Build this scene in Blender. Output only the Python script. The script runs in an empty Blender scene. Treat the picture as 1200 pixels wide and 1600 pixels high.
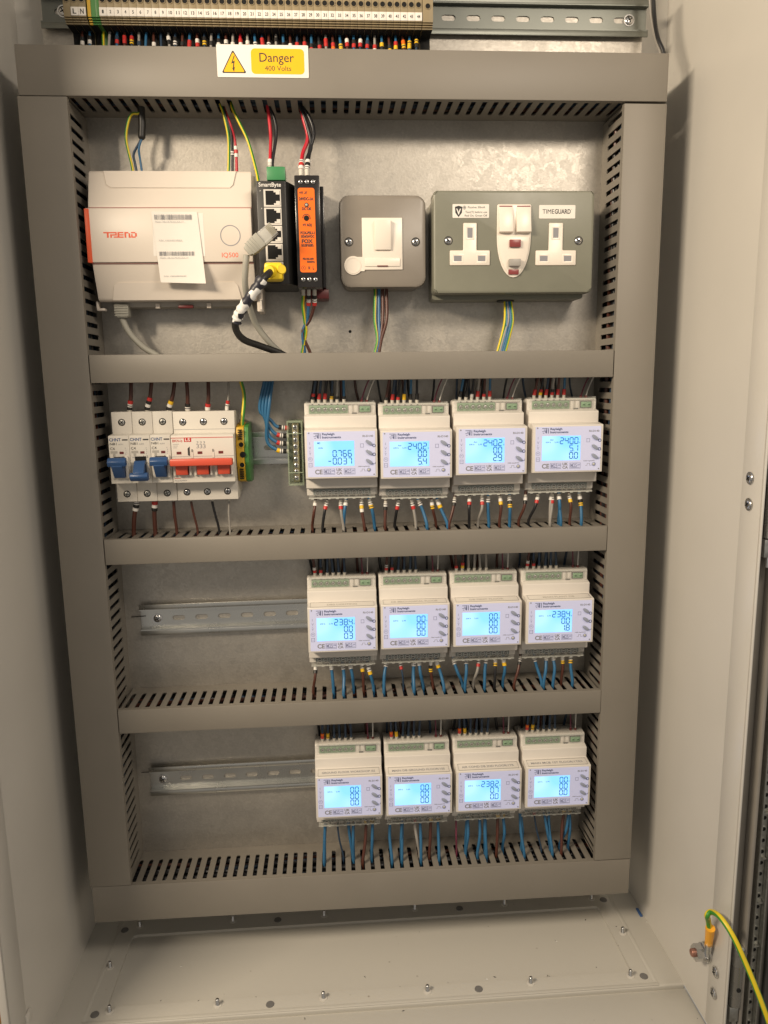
import bpy, bmesh, math, random
from mathutils import Vector, Matrix
random.seed(7)
R = math.radians
S = 0.001                                   # everything below is written in millimetres
sc = bpy.context.scene
COL = sc.collection

# ------------------------------------------------------------------ camera
CAM = Vector((272.23, -810.15, 582.0)); FPX = 1165.79
def rotm(rx, ry, rz):
    c, s = math.cos, math.sin
    Rx = Matrix(((1,0,0),(0,c(rx),-s(rx)),(0,s(rx),c(rx))))
    Ry = Matrix(((c(ry),0,s(ry)),(0,1,0),(-s(ry),0,c(ry))))
    Rz = Matrix(((c(rz),-s(rz),0),(s(rz),c(rz),0),(0,0,1)))
    return Rz @ Rx @ Ry
RC = rotm(R(-9.948), R(0.862), R(-3.82))
cd = bpy.data.cameras.new('camera'); cam = bpy.data.objects.new('camera', cd); COL.objects.link(cam)
cd.sensor_fit = 'VERTICAL'; cd.sensor_height = 32; cd.lens = 32*FPX/1600
cd.clip_start = 0.01; cd.clip_end = 50
M3 = RC @ Matrix(((1,0,0),(0,0,-1),(0,1,0)))
cam.matrix_world = Matrix.Translation(CAM*S) @ M3.to_4x4()
sc.camera = cam

# ------------------------------------------------------------------ light
w = bpy.data.worlds.new('World'); sc.world = w; w.use_nodes = True
bg = w.node_tree.nodes['Background']; bg.inputs[0].default_value = (1.0, 0.925, 0.83, 1); bg.inputs[1].default_value = 0.34
sc.view_settings.view_transform = 'Standard'; sc.view_settings.look = 'None'; sc.view_settings.exposure = 0.0
def lamp(name, loc, target, sx, sy, power, col, roll=0):
    ld = bpy.data.lights.new(name, 'AREA'); ld.shape = 'RECTANGLE'; ld.size = sx; ld.size_y = sy
    ld.energy = power; ld.color = col
    o = bpy.data.objects.new(name, ld); COL.objects.link(o)
    o.location = loc
    d = (Vector(target)-Vector(loc)).normalized()
    o.rotation_euler = (d.to_track_quat('-Z', 'Y') @ Matrix.Rotation(roll, 3, 'Z').to_quaternion()).to_euler()
    return o
LA = lamp('room_light_left', (-0.525, -0.82, 1.09), (0.35, 0, 0.5), 0.46, 0.14, 18.5, (1.0, 0.835, 0.63))
LB = lamp('room_light_right', (0.69, -0.72, 1.08), (-0.03, -0.1, 0.3), 0.3, 0.12, 3.2, (1.0, 0.86, 0.70))

# ------------------------------------------------------------------ materials
MATS = {}
def mat(name, col, rough=0.5, metal=0.0, spec=0.5, noise=0.0, nscale=40, bump=0.0, bscale=200, emit=None, coat=0.0, ns_detail=4):
    if name in MATS: return MATS[name]
    m = bpy.data.materials.new(name); m.use_nodes = True; nt = m.node_tree; b = nt.nodes['Principled BSDF']
    b.inputs['Base Color'].default_value = (*col, 1); b.inputs['Roughness'].default_value = rough
    b.inputs['Metallic'].default_value = metal; b.inputs['Specular IOR Level'].default_value = spec
    if coat: b.inputs['Coat Weight'].default_value = coat; b.inputs['Coat Roughness'].default_value = 0.1
    if emit:
        b.inputs['Emission Color'].default_value = (*emit[0], 1); b.inputs['Emission Strength'].default_value = emit[1]
    if noise or bump:
        tc = nt.nodes.new('ShaderNodeTexCoord')
    if noise:
        n = nt.nodes.new('ShaderNodeTexNoise'); n.inputs['Scale'].default_value = nscale; n.inputs['Detail'].default_value = ns_detail
        nt.links.new(tc.outputs['Object'], n.inputs['Vector'])
        mr = nt.nodes.new('ShaderNodeMapRange'); mr.inputs[1].default_value = .3; mr.inputs[2].default_value = .7
        mr.inputs[3].default_value = 1-noise; mr.inputs[4].default_value = 1+noise
        nt.links.new(n.outputs['Fac'], mr.inputs[0])
        mx = nt.nodes.new('ShaderNodeMix'); mx.data_type = 'RGBA'; mx.blend_type = 'MULTIPLY'; mx.inputs[0].default_value = 1
        mx.inputs[6].default_value = (*col, 1); nt.links.new(mr.outputs[0], mx.inputs[7]); nt.links.new(mx.outputs[2], b.inputs['Base Color'])
        mr2 = nt.nodes.new('ShaderNodeMapRange'); mr2.inputs[3].default_value = rough-.06; mr2.inputs[4].default_value = rough+.08
        nt.links.new(n.outputs['Fac'], mr2.inputs[0]); nt.links.new(mr2.outputs[0], b.inputs['Roughness'])
    if bump:
        n2 = nt.nodes.new('ShaderNodeTexNoise'); n2.inputs['Scale'].default_value = bscale; n2.inputs['Detail'].default_value = 2
        nt.links.new(tc.outputs['Object'], n2.inputs['Vector'])
        bp = nt.nodes.new('ShaderNodeBump'); bp.inputs['Strength'].default_value = bump; bp.inputs['Distance'].default_value = 0.0006
        nt.links.new(n2.outputs['Fac'], bp.inputs['Height']); nt.links.new(bp.outputs[0], b.inputs['Normal'])
    MATS[name] = m; return m
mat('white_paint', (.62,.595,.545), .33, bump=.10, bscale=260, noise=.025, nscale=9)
mat('trunk', (.215,.195,.165), .48, bump=.05, bscale=600, noise=.04, nscale=14)
mat('trunk_dark', (.19,.175,.155), .55)
mat('zinc', (.60,.60,.57), .27, 1.0, noise=.03, nscale=30)
mat('steel', (.60,.60,.60), .24, 1.0)
mat('steel_dull', (.50,.50,.47), .4, 1.0, noise=.15, nscale=300)
mat('brass', (.62,.55,.36), .28, 1.0)
mat('cream', (.68,.64,.585), .42, noise=.02, nscale=30)
mat('trend_white', (.74,.665,.58), .38, noise=.02, nscale=20)
mat('mcb_white', (.66,.62,.55), .42, noise=.02, nscale=30)
mat('cream_dark', (.42,.39,.34), .5)
mat('faceplate', (.60,.60,.70), .3, emit=((.30,.42,1.0), .19))   # lilac tint and faint glow put in for screen light spilling onto the plate
mat('clear_grey', (.50,.50,.45), .25, spec=.6)
mat('screen', (.02,.05,.06), .25, emit=((.27,.78,.95), 1.0))
def screenmat():
    m = MATS['screen']; nt = m.node_tree; b = nt.nodes['Principled BSDF']; L = nt.links.new
    tc = nt.nodes.new('ShaderNodeTexCoord'); n = nt.nodes.new('ShaderNodeTexNoise'); n.inputs['Scale'].default_value = 26; n.inputs['Detail'].default_value = 1
    L(tc.outputs['Object'], n.inputs['Vector']); r = nt.nodes.new('ShaderNodeValToRGB')
    r.color_ramp.elements[0].position = .38; r.color_ramp.elements[0].color = (.33,.82,1.0,1); r.color_ramp.elements[1].position = .62; r.color_ramp.elements[1].color = (.56,.95,1.0,1)
    L(n.outputs['Fac'], r.inputs[0])
    # the backlight's blue is far over-exposed, as in the photograph: it clips on screen and tints what is near
    hs_ = nt.nodes.new('ShaderNodeMix'); hs_.data_type = 'RGBA'; hs_.blend_type = 'MULTIPLY'; hs_.inputs[0].default_value = 1; hs_.inputs[7].default_value = (1, 1.02, 1.7, 1)
    L(r.outputs[0], hs_.inputs[6]); L(hs_.outputs[2], b.inputs['Emission Color'])
screenmat()
mat('screen_digit', (.01,.04,.06), .4, emit=((.0,.07,.11), 1.0))
mat('print_blue', (.11,.13,.24), .5); mat('print_grey', (.25,.25,.27), .5); mat('print_lilac', (.27,.29,.45), .5)
mat('black', (.018,.017,.016), .42, noise=.1, nscale=60); mat('black_gloss', (.02,.018,.018), .2)
mat('hole_and_shade', (.006,.006,.006), .9)
mat('ink', (.03,.03,.03), .6)
mat('white', (.80,.77,.72), .45); mat('paper', (.80,.76,.70), .6, noise=.02, nscale=50)
mat('orange', (.92,.17,.012), .38); mat('trend_orange', (.80,.11,.035), .4)
mat('red', (.55,.035,.03), .4); mat('red_switch', (.62,.085,.045), .38); mat('yellow', (.85,.52,.02), .45); mat('sign_yellow', (.90,.50,.01), .4)
mat('blue_switch', (.025,.075,.20), .35); mat('chint_blue', (.02,.07,.22), .5)
mat('terminal_green', (.17,.30,.17), .45); mat('green', (.06,.22,.05), .4); mat('plug_green', (.05,.24,.09), .4)
mat('wire_blue', (.03,.135,.27), .38); mat('earth_yellow', (.60,.36,.02), .45); mat('zinc_dull_shaded', (.20,.21,.19), .42, .9, noise=.08, nscale=40); mat('wire_brown', (.085,.028,.018), .38); mat('wire_black', (.012,.012,.014), .36)
mat('wire_grey', (.33,.31,.28), .42); mat('wire_red', (.50,.015,.03), .38); mat('wire_darkblue', (.025,.05,.09), .4); mat('teal_block', (.10,.14,.14), .4); mat('wire_white', (.62,.6,.55), .4); mat('ferrule_white', (.60,.57,.50), .45)
mat('wire_green', (.05,.26,.03), .38); mat('wire_yellow', (.72,.55,.02), .38); mat('wire_purple', (.16,.03,.06), .4)
mat('beige_terminal', (.28,.22,.125), .5, noise=.04, nscale=60)
mat('olive_grey', (.205,.205,.16), .35, noise=.03, nscale=50, bump=.08, bscale=500)
mat('spur_grey', (.24,.212,.178), .33, noise=.03, nscale=50, bump=.08, bscale=500)
mat('socket_white', (.82,.75,.66), .3); mat('neon', (.24,.05,.05), .3); mat('grey_button', (.35,.33,.30), .4)
mat('cable_grey', (.36,.35,.30), .5); mat('boot_yellow', (.85,.62,.02), .4); mat('lug_yellow', (.9,.42,.03), .4)
mat('copper_bolt', (.38,.19,.14), .35, .6); mat('blue_scrap', (.05,.12,.3), .5)
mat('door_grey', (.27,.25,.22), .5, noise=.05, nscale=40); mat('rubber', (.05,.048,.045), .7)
mat('wood', (.42,.20,.06), .6, noise=.15, nscale=8); mat('maroon', (.14,.02,.02), .4); mat('seam_pink', (.38,.20,.17), .5); mat('plug_grey', (.16,.155,.15), .6)

# galvanised sheet: spangle, soft stains, fine scratches
def galv():
    m = bpy.data.materials.new('galvanised_sheet'); m.use_nodes = True; nt = m.node_tree; b = nt.nodes['Principled BSDF']; L = nt.links.new
    tc = nt.nodes.new('ShaderNodeTexCoord')
    v = nt.nodes.new('ShaderNodeTexVoronoi'); v.inputs['Scale'].default_value = 170; v.inputs['Randomness'].default_value = 1
    n0 = nt.nodes.new('ShaderNodeTexNoise'); n0.inputs['Scale'].default_value = 90; n0.inputs['Detail'].default_value = 3
    L(tc.outputs['Object'], n0.inputs['Vector'])
    mixv = nt.nodes.new('ShaderNodeMix'); mixv.data_type = 'RGBA'; mixv.inputs[0].default_value = .035
    L(tc.outputs['Object'], mixv.inputs[6]); L(n0.outputs['Color'], mixv.inputs[7]); L(mixv.outputs[2], v.inputs['Vector'])
    n = nt.nodes.new('ShaderNodeTexNoise'); n.inputs['Scale'].default_value = 9; n.inputs['Detail'].default_value = 6; n.inputs['Roughness'].default_value = .65
    L(tc.outputs['Object'], n.inputs['Vector'])
    f = nt.nodes.new('ShaderNodeTexNoise'); f.inputs['Scale'].default_value = 420; f.inputs['Detail'].default_value = 3
    L(tc.outputs['Object'], f.inputs['Vector'])
    def mr(src, a, bb, c, d):
        x = nt.nodes.new('ShaderNodeMapRange'); x.inputs[1].default_value = a; x.inputs[2].default_value = bb; x.inputs[3].default_value = c; x.inputs[4].default_value = d
        L(src, x.inputs[0]); return x.outputs[0]
    def mul(a, bb):
        x = nt.nodes.new('ShaderNodeMath'); x.operation = 'MULTIPLY'; L(a, x.inputs[0]); L(bb, x.inputs[1]); return x.outputs[0]
    sep = nt.nodes.new('ShaderNodeSeparateColor'); L(v.outputs['Color'], sep.inputs[0])
    val = mul(mul(mr(sep.outputs[0], 0, 1, .95, 1.05), mr(n.outputs['Fac'], .3, .7, .93, 1.06)), mr(f.outputs['Fac'], .3, .7, .95, 1.05))
    cmb = nt.nodes.new('ShaderNodeMix'); cmb.data_type = 'RGBA'; cmb.blend_type = 'MULTIPLY'; cmb.inputs[0].default_value = 1; cmb.inputs[6].default_value = (.50,.47,.42,1)
    L(val, cmb.inputs[7]); L(cmb.outputs[2], b.inputs['Base Color'])
    b.inputs['Metallic'].default_value = .80
    r_ = nt.nodes.new('ShaderNodeMath'); r_.operation = 'ADD'
    L(mr(sep.outputs[1], 0, 1, .40, .50), r_.inputs[0]); L(mr(n.outputs['Fac'], .3, .7, -.02, .05), r_.inputs[1]); L(r_.outputs[0], b.inputs['Roughness'])
    bp = nt.nodes.new('ShaderNodeBump'); bp.inputs['Strength'].default_value = .14; bp.inputs['Distance'].default_value = .0008
    hb = nt.nodes.new('ShaderNodeMath'); hb.operation = 'ADD'; L(f.outputs['Fac'], hb.inputs[0]); L(sep.outputs[2], hb.inputs[1]); L(hb.outputs[0], bp.inputs['Height']); L(bp.outputs[0], b.inputs['Normal'])
    MATS['galv'] = m
galv()
def floor_paint():
    m = mat('floor_paint', (.52,.50,.45), .5, bump=.10, bscale=260)
    nt = m.node_tree; L = nt.links.new; b = nt.nodes['Principled BSDF']
    tc = nt.nodes.new('ShaderNodeTexCoord'); v = nt.nodes.new('ShaderNodeTexVoronoi'); v.inputs['Scale'].default_value = 60
    L(tc.outputs['Object'], v.inputs['Vector'])
    n = nt.nodes.new('ShaderNodeTexNoise'); n.inputs['Scale'].default_value = 14; n.inputs['Detail'].default_value = 5; L(tc.outputs['Object'], n.inputs['Vector'])
    a = nt.nodes.new('ShaderNodeMapRange'); a.inputs[1].default_value = .03; a.inputs[2].default_value = .10; a.inputs[3].default_value = 1; a.inputs[4].default_value = 0; L(v.outputs['Distance'], a.inputs[0])
    c = nt.nodes.new('ShaderNodeMapRange'); c.inputs[1].default_value = .55; c.inputs[2].default_value = .66; L(n.outputs['Fac'], c.inputs[0])
    mu = nt.nodes.new('ShaderNodeMath'); mu.operation = 'MULTIPLY'; L(a.outputs[0], mu.inputs[0]); L(c.outputs[0], mu.inputs[1])
    mx = nt.nodes.new('ShaderNodeMix'); mx.data_type = 'RGBA'; mx.inputs[6].default_value = (.52,.50,.45,1); mx.inputs[7].default_value = (.16,.12,.09,1)
    L(mu.outputs[0], mx.inputs[0]); L(mx.outputs[2], b.inputs['Base Color'])
floor_paint()
# green/yellow striped earth insulation is built from two meshes' faces; cow-pattern wrap is printed
def cow():
    m = mat('cow_wrap', (.8,.8,.78), .4); nt = m.node_tree; L = nt.links.new; b = nt.nodes['Principled BSDF']
    tc = nt.nodes.new('ShaderNodeTexCoord'); n = nt.nodes.new('ShaderNodeTexNoise'); n.inputs['Scale'].default_value = 95; n.inputs['Detail'].default_value = 1
    L(tc.outputs['Object'], n.inputs['Vector'])
    a = nt.nodes.new('ShaderNodeMapRange'); a.inputs[1].default_value = .475; a.inputs[2].default_value = .49; L(n.outputs['Fac'], a.inputs[0])
    mx = nt.nodes.new('ShaderNodeMix'); mx.data_type = 'RGBA'; mx.inputs[6].default_value = (.80,.79,.76,1); mx.inputs[7].default_value = (.02,.02,.03,1)
    L(a.outputs[0], mx.inputs[0]); L(mx.outputs[2], b.inputs['Base Color'])
cow()
def clearm(name, col, alpha, rough=.12):
    m = bpy.data.materials.new(name); m.use_nodes = True; b = m.node_tree.nodes['Principled BSDF']
    b.inputs['Base Color'].default_value = (*col, 1); b.inputs['Alpha'].default_value = alpha; b.inputs['Roughness'].default_value = rough
    MATS[name] = m
clearm('clear', (.75,.74,.68), .13); clearm('clear_green', (.42,.50,.36), .45); clearm('clear_plug', (.75,.74,.70), .38)

# ------------------------------------------------------------------ mesh helpers (mm)
def ray(u, v):
    return RC @ Vector(((u-600)/FPX, 1, -(v-800)/FPX))
def at(u, v, y=0):
    d = ray(u, v); return CAM + d*((y-CAM.y)/d.y)
def atx(u, v, x):
    d = ray(u, v); return CAM + d*((x-CAM.x)/d.x)
def atz(u, v, z):
    d = ray(u, v); return CAM + d*((z-CAM.z)/d.z)

TEXTC = {}
def textmesh(s, bold=0.0):
    k = (s, bold)
    if k not in TEXTC:
        c = bpy.data.curves.new('t', 'FONT'); c.body = s; c.size = 1; c.resolution_u = 3; c.offset = bold; c.fill_mode = 'FRONT'
        o = bpy.data.objects.new('t', c)
        me = bpy.data.meshes.new_from_object(o)
        vs = [(v.co.x, v.co.y) for v in me.vertices]; fs = [tuple(p.vertices) for p in me.polygons]
        if vs:
            x0 = min(a[0] for a in vs); x1 = max(a[0] for a in vs); y0 = min(a[1] for a in vs); y1 = max(a[1] for a in vs)
        else: x0=x1=y0=y1=0
        bpy.data.objects.remove(o); bpy.data.meshes.remove(me); bpy.data.curves.remove(c)
        TEXTC[k] = (vs, fs, (x0, x1, y0, y1))
    return TEXTC[k]

class MB:
    def __init__(s): s.v=[]; s.f=[]; s.m=[]; s.mats=[]; s.T=Matrix.Identity(4)
    def mi(s, name):
        if name not in s.mats: s.mats.append(name)
        return s.mats.index(name)
    def add(s, vs, fs, m):
        b = len(s.v); i = s.mi(m)
        s.v += [tuple(s.T @ Vector(p)) for p in vs]
        for f in fs: s.f.append(tuple(b+k for k in f)); s.m.append(i)
        return s
    def box(s, x0, x1, y0, y1, z0, z1, m, bev=0):
        if bev:
            bm = bmesh.new(); bmesh.ops.create_cube(bm, size=1)
            for v in bm.verts: v.co = Vector(((x0+x1)/2+v.co.x*(x1-x0), (y0+y1)/2+v.co.y*(y1-y0), (z0+z1)/2+v.co.z*(z1-z0)))
            bmesh.ops.bevel(bm, geom=bm.edges[:], offset=bev, segments=2, affect='EDGES', profile=.5)
            bm.verts.index_update(); s.add([v.co.copy() for v in bm.verts], [tuple(v.index for v in f.verts) for f in bm.faces], m); bm.free(); return s
        vs = [(x0,y0,z0),(x1,y0,z0),(x1,y1,z0),(x0,y1,z0),(x0,y0,z1),(x1,y0,z1),(x1,y1,z1),(x0,y1,z1)]
        return s.add(vs, [(0,3,2,1),(4,5,6,7),(0,1,5,4),(1,2,6,5),(2,3,7,6),(3,0,4,7)], m)
    def prism(s, prof, x0, x1, m, axis='x', bev=0):
        """profile extruded along an axis; prof (y,z) for x, (x,z) for y, (x,y) for z"""
        n = len(prof)
        def P(a, t):
            return {'x': (t, a[0], a[1]), 'y': (a[0], t, a[1]), 'z': (a[0], a[1], t)}[axis]
        vs = [P(a, x0) for a in prof] + [P(a, x1) for a in prof]
        fs = [tuple(range(n)), tuple(range(2*n-1, n-1, -1))] + [(i, n+i, n+(i+1) % n, (i+1) % n) for i in range(n)]
        bm = bmesh.new(); bv = [bm.verts.new(v) for v in vs]
        for f in fs: bm.faces.new([bv[i] for i in f])
        bmesh.ops.recalc_face_normals(bm, faces=bm.faces[:])
        if bev: bmesh.ops.bevel(bm, geom=bm.edges[:], offset=bev, segments=2, affect='EDGES', profile=.5)
        bm.verts.index_update(); s.add([v.co.copy() for v in bm.verts], [tuple(v.index for v in f.verts) for f in bm.faces], m); bm.free(); return s
    def rrect(s, x0, x1, z0, z1, r, y0, y1, m, bev=0, n=5):
        pts = []
        for cx, cz, a0 in ((x1-r, z1-r, 0), (x0+r, z1-r, 90), (x0+r, z0+r, 180), (x1-r, z0+r, 270)):
            for k in range(n): a = R(a0+90*k/(n-1)); pts.append((cx+r*math.cos(a), cz+r*math.sin(a)))
        return s.prism(pts, y0, y1, m, 'y', bev)
    def cyl(s, p, d, r, h, m, n=14, r2=None):
        p = Vector(p); d = Vector(d).normalized(); q = d.to_track_quat('Z', 'Y'); r2 = r if r2 is None else r2
        vs = []
        for rr, t in ((r, 0), (r2, h)):
            for k in range(n):
                a = 2*math.pi*k/n; vs.append(p + q @ Vector((rr*math.cos(a), rr*math.sin(a), t)))
        fs = [tuple(range(n-1, -1, -1)), tuple(range(n, 2*n))] + [(k, (k+1) % n, n+(k+1) % n, n+k) for k in range(n)]
        return s.add(vs, fs, m)
    def ring(s, p, d, ro, ri, h, m, n=20):
        p = Vector(p); d = Vector(d).normalized(); q = d.to_track_quat('Z', 'Y'); vs = []
        for rr, t in ((ro, 0), (ro, h), (ri, h), (ri, 0)):
            for k in range(n):
                a = 2*math.pi*k/n; vs.append(p + q @ Vector((rr*math.cos(a), rr*math.sin(a), t)))
        fs = []
        for j in range(4):
            for k in range(n): fs.append((j*n+k, j*n+(k+1) % n, ((j+1) % 4)*n+(k+1) % n, ((j+1) % 4)*n+k))
        return s.add(vs, fs, m)
    def dome(s, p, d, r, h, m, n=14, k=4):
        p = Vector(p); d = Vector(d).normalized(); q = d.to_track_quat('Z', 'Y'); vs = []; fs = []
        for j in range(k):
            a = j*math.pi/2/k
            for i in range(n): b = 2*math.pi*i/n; vs.append(p + q @ Vector((r*math.cos(a)*math.cos(b), r*math.cos(a)*math.sin(b), h*math.sin(a))))
        vs.append(p + d*h)
        for j in range(k-1):
            for i in range(n): fs.append((j*n+i, j*n+(i+1) % n, (j+1)*n+(i+1) % n, (j+1)*n+i))
        for i in range(n): fs.append(((k-1)*n+i, (k-1)*n+(i+1) % n, k*n))
        return s.add(vs, fs, m)
    def tube(s, pts, r, m, n=8, m2=None, twist=0.0, caps=True):
        P = [Vector(p) for p in pts]; N = len(P); vs = []
        up = Vector((0, 1, 0)); prev = None
        rr = r if isinstance(r, (list, tuple)) else [r]*N
        for i in range(N):
            t = (P[min(i+1, N-1)] - P[max(i-1, 0)]).normalized()
            if prev is None:
                a = t.cross(up)
                if a.length < .05: a = t.cross(Vector((1, 0, 0)))
            else: a = prev - t*prev.dot(t)
            a.normalize(); prev = a; b = t.cross(a)
            for k in range(n):
                g = 2*math.pi*k/n + twist*i
                vs.append(P[i] + (a*math.cos(g) + b*math.sin(g))*rr[i])
        f1 = []; f2 = []
        for i in range(N-1):
            for k in range(n):
                q = (i*n+k, i*n+(k+1) % n, (i+1)*n+(k+1) % n, (i+1)*n+k)
                (f2 if (m2 and (k*4//n) % 2 == 0) else f1).append(q)
        if caps: f1 += [tuple(range(n-1, -1, -1)), tuple(range((N-1)*n, N*n))]
        b = len(s.v); s.v += [tuple(s.T @ v) for v in vs]
        for f in f1: s.f.append(tuple(b+k for k in f)); s.m.append(s.mi(m))
        for f in f2: s.f.append(tuple(b+k for k in f)); s.m.append(s.mi(m2))
        return s
    def text(s, t, x, z, h, y, m, w=None, bold=0.0, ref=None, skew=0):
        """letters lying on the plane y, left edge x, baseline z, cap height h, optional total width w"""
        vs, fs, (x0, x1, y0, y1) = textmesh(t, bold)
        if not vs: return s
        cap = 0.70
        k = h/cap; kx = k if w is None else w/(x1-x0)
        return s.add([(x+(a-x0)*kx+skew*b*k, y, z+b*k) for a, b in vs], fs, m)
    def screw(s, p, d, r, m='steel', cross='hole_and_shade', ang=.4, dome=None):
        s.dome(p, d, r, r*.35 if dome is None else dome, m, 16, 3)
        d = Vector(d).normalized(); q = d.to_track_quat('Z', 'Y')
        hh = r*.35 if dome is None else dome
        for a in (ang, ang+math.pi/2):
            T = s.T.copy(); s.T = T @ Matrix.Translation(Vector(p)+d*hh*.55) @ q.to_matrix().to_4x4() @ Matrix.Rotation(a, 4, 'Z')
            s.box(-r*.55, r*.55, -r*.10, r*.10, 0, hh*.56, cross); s.T = T
        return s
    def mesh(s, name, smooth=35):
        me = bpy.data.meshes.new(name)
        me.from_pydata([(a*S, b*S, c*S) for a, b, c in s.v], [], s.f)
        for m in s.mats: me.materials.append(MATS[m])
        me.polygons.foreach_set('material_index', s.m)
        me.update()
        if smooth:
            me.polygons.foreach_set('use_smooth', [True]*len(me.polygons)); me.set_sharp_from_angle(angle=R(smooth))
        return me
    def build(s, name, parent=None, label=None, cat=None, group=None, kind=None, smooth=35, loc=None):
        o = bpy.data.objects.new(name, s.mesh(name, smooth)); COL.objects.link(o)
        if parent: o.parent = parent
        if loc: o.location = Vector(loc)*S
        if label: o['label'] = label
        if cat: o['category'] = cat
        if group: o['group'] = group
        if kind: o['kind'] = kind
        return o
def thing(name, label, cat, loc=(0,0,0), rot=(0,0,0), group=None):
    o = bpy.data.objects.new(name, None); COL.objects.link(o); o.empty_display_size = .01
    o.location = Vector(loc)*S; o.rotation_euler = rot; o['label'] = label; o['category'] = cat
    if group: o['group'] = group
    return o
def share(src, parent, loc=(0,0,0), rot=None, name=None):
    o = src.copy(); COL.objects.link(o); o.parent = parent; o.location = Vector(loc)*S
    if rot: o.rotation_euler = rot
    return o
def spline(pts, k=6):
    P = [Vector(p) for p in pts]
    if len(P) < 3: return [P[0].lerp(P[-1], i/k) for i in range(k+1)]
    Q = [P[0]*2-P[1]] + P + [P[-1]*2-P[-2]]; out = []
    for i in range(1, len(Q)-2):
        a, b, c, d = Q[i-1], Q[i], Q[i+1], Q[i+2]
        for j in range(k):
            t = j/k
            out.append(.5*((2*b)+(c-a)*t+(2*a-5*b+4*c-d)*t*t+(3*b-a-3*c+d)*t**3))
    out.append(P[-1]); return out

# ------------------------------------------------------------------ enclosure
XL, XR, YB, YF, ZF, ZT = -30, 633, 25, -209, -60, 1160
cab = thing('electrical_enclosure', 'pale grey painted steel electrical cabinet standing open around the wiring', 'cabinet', (0,0,0))
MB().box(XL-2, XR+2, YB, YB+2, ZF-2, ZT, 'white_paint').build('back_panel', cab)
def sidewall(x, sgn):
    m = MB()
    m.box(min(x, x+sgn*1.8), max(x, x+sgn*1.8), YF+.2, YB-.2, ZF-1.9, ZT, 'white_paint')
    # folded lip toward the outside, then a shallow raised step along the opening
    lw_ = 1.9 if sgn > 0 else 6.5
    m.box(min(x, x+sgn*lw_), max(x, x+sgn*lw_), YF-2.5, YF, ZF-2, ZT, 'white_paint', .7)
    m.box(min(x-sgn*.35, x), max(x-sgn*.35, x), YF+.5, YF+31, ZF+.5, ZT-1, 'white_paint', .12)
    return m
sidewall(XL, -1).build('side_panel', cab, 'left side panel, shaded towards its back edge')
sidewall(XR, 1).build('side_panel', cab, 'right side panel, brightly lit')
MB().box(XL-2, XR+2, YF, YB+2, ZT, ZT+2, 'white_paint').build('top_panel', cab)
# floor: raised rim, gland plate seen through it
fl = MB()
fl.box(XL-1.8, XR+1.8, YF, YB, ZF-12, ZF-6.5, 'floor_paint')
fl.box(XL, XR, YF, -135, ZF-6.4, ZF-3.4, 'floor_paint', 1.2)
fl.prism([(-131.5,ZF-6.4),(-131.5,ZF-2.6),(-131,ZF-1.4),(-130,ZF-.7),(-128.8,ZF-.5),(-110,ZF-.5),(-110,ZF-6.4)], XL, XR, 'floor_paint')
fl.box(XL, 20, -110, -6, ZF-6.4, ZF-.5, 'floor_paint'); fl.box(584, XR, -110, -6, ZF-6.4, ZF-.5, 'floor_paint'); fl.box(XL, XR, -6, YB, ZF-6.4, ZF-.5, 'floor_paint')
for qx, qy, sx_, sy_ in ((20,-6,1,-1),(584,-6,-1,-1),(20,-110,1,1),(584,-110,-1,1)):
    fl.prism([(qx,qy),(qx+sx_*5,qy),(qx+sx_*1.5,qy+sy_*1.5),(qx,qy+sy_*5)], ZF-6.3, ZF-.5, 'floor_paint', 'z')
fl.build('floor_panel', cab)
gp = MB(); gp.rrect(20, 584, -110, -6, 6, ZF-.6, ZF+.9, 'floor_paint')
gp2 = MB(); gp2.T = Matrix(((1,0,0,0),(0,0,1,0),(0,1,0,0),(0,0,0,1)))
gp2.rrect(19, 585, -111, -5, 5, ZF-6.2, ZF-3.6, 'floor_paint'); gp2.build('gland_plate', cab)
g = MB(); g.box(-1.5, 8, -129, 22, ZF-.5, ZF+.6, 'floor_paint', .4)
rim = MB()
rim.box(-1, 606, -131, -127, ZF-1.0, ZF-.05, 'floor_paint', .4); rim.box(-1, 3, -126.8, 20, ZF-1.0, ZF-.05, 'floor_paint', .4); rim.box(602, 606, -126.8, 20, ZF-1.0, ZF-.05, 'floor_paint', .4)
rim.build('floor_rim', cab)
st = MB(); st.cyl((0,0,0), (0,0,1), 4.2, .5, 'white_paint', 16)
for k in range(6): st.cyl((0,0,.5+k*1.1), (0,0,1), 1.8, .6, 'steel', 12, 2.1); st.cyl((0,0,1.1+k*1.1), (0,0,1), 2.1, .5, 'steel', 12, 1.8)
st.dome((0,0,7.1), (0,0,1), 1.8, .7, 'steel', 12, 3)
studs = [(24.9-.5, -116), (135.7, -117), (246.5, -117.4), (357.3, -117.7), (469.6, -116.5), (580.2, -116), (596.4, -52.9), (7.4, -54.7), (24.9, 7.5), (135.7, 7.3), (246, 7), (357.5, 8.4), (469.4, 7.6), (580, 7.5)]
s0 = None
for x, y in studs:
    if s0 is None: s0 = st.build('threaded_stud', cab, loc=(x, y, ZF-.5))
    else: share(s0, cab, (x, y, ZF-.5))
pl = MB(); pl.cyl((0,0,0), (0,0,1), 4.4, .8, 'plug_grey', 18, 4.1)
p0 = None
for x, y in ((10.1,-118.6),(190.7,-121),(412.2,-119.8),(594.3,-118),(8.2,2.9),(189.9,4.2),(412.7,4.6),(594,4)):
    if p0 is None: p0 = pl.build('hole_plug', cab, loc=(x, y, ZF-.5))
    else: share(p0, cab, (x, y, ZF-.5))
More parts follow.
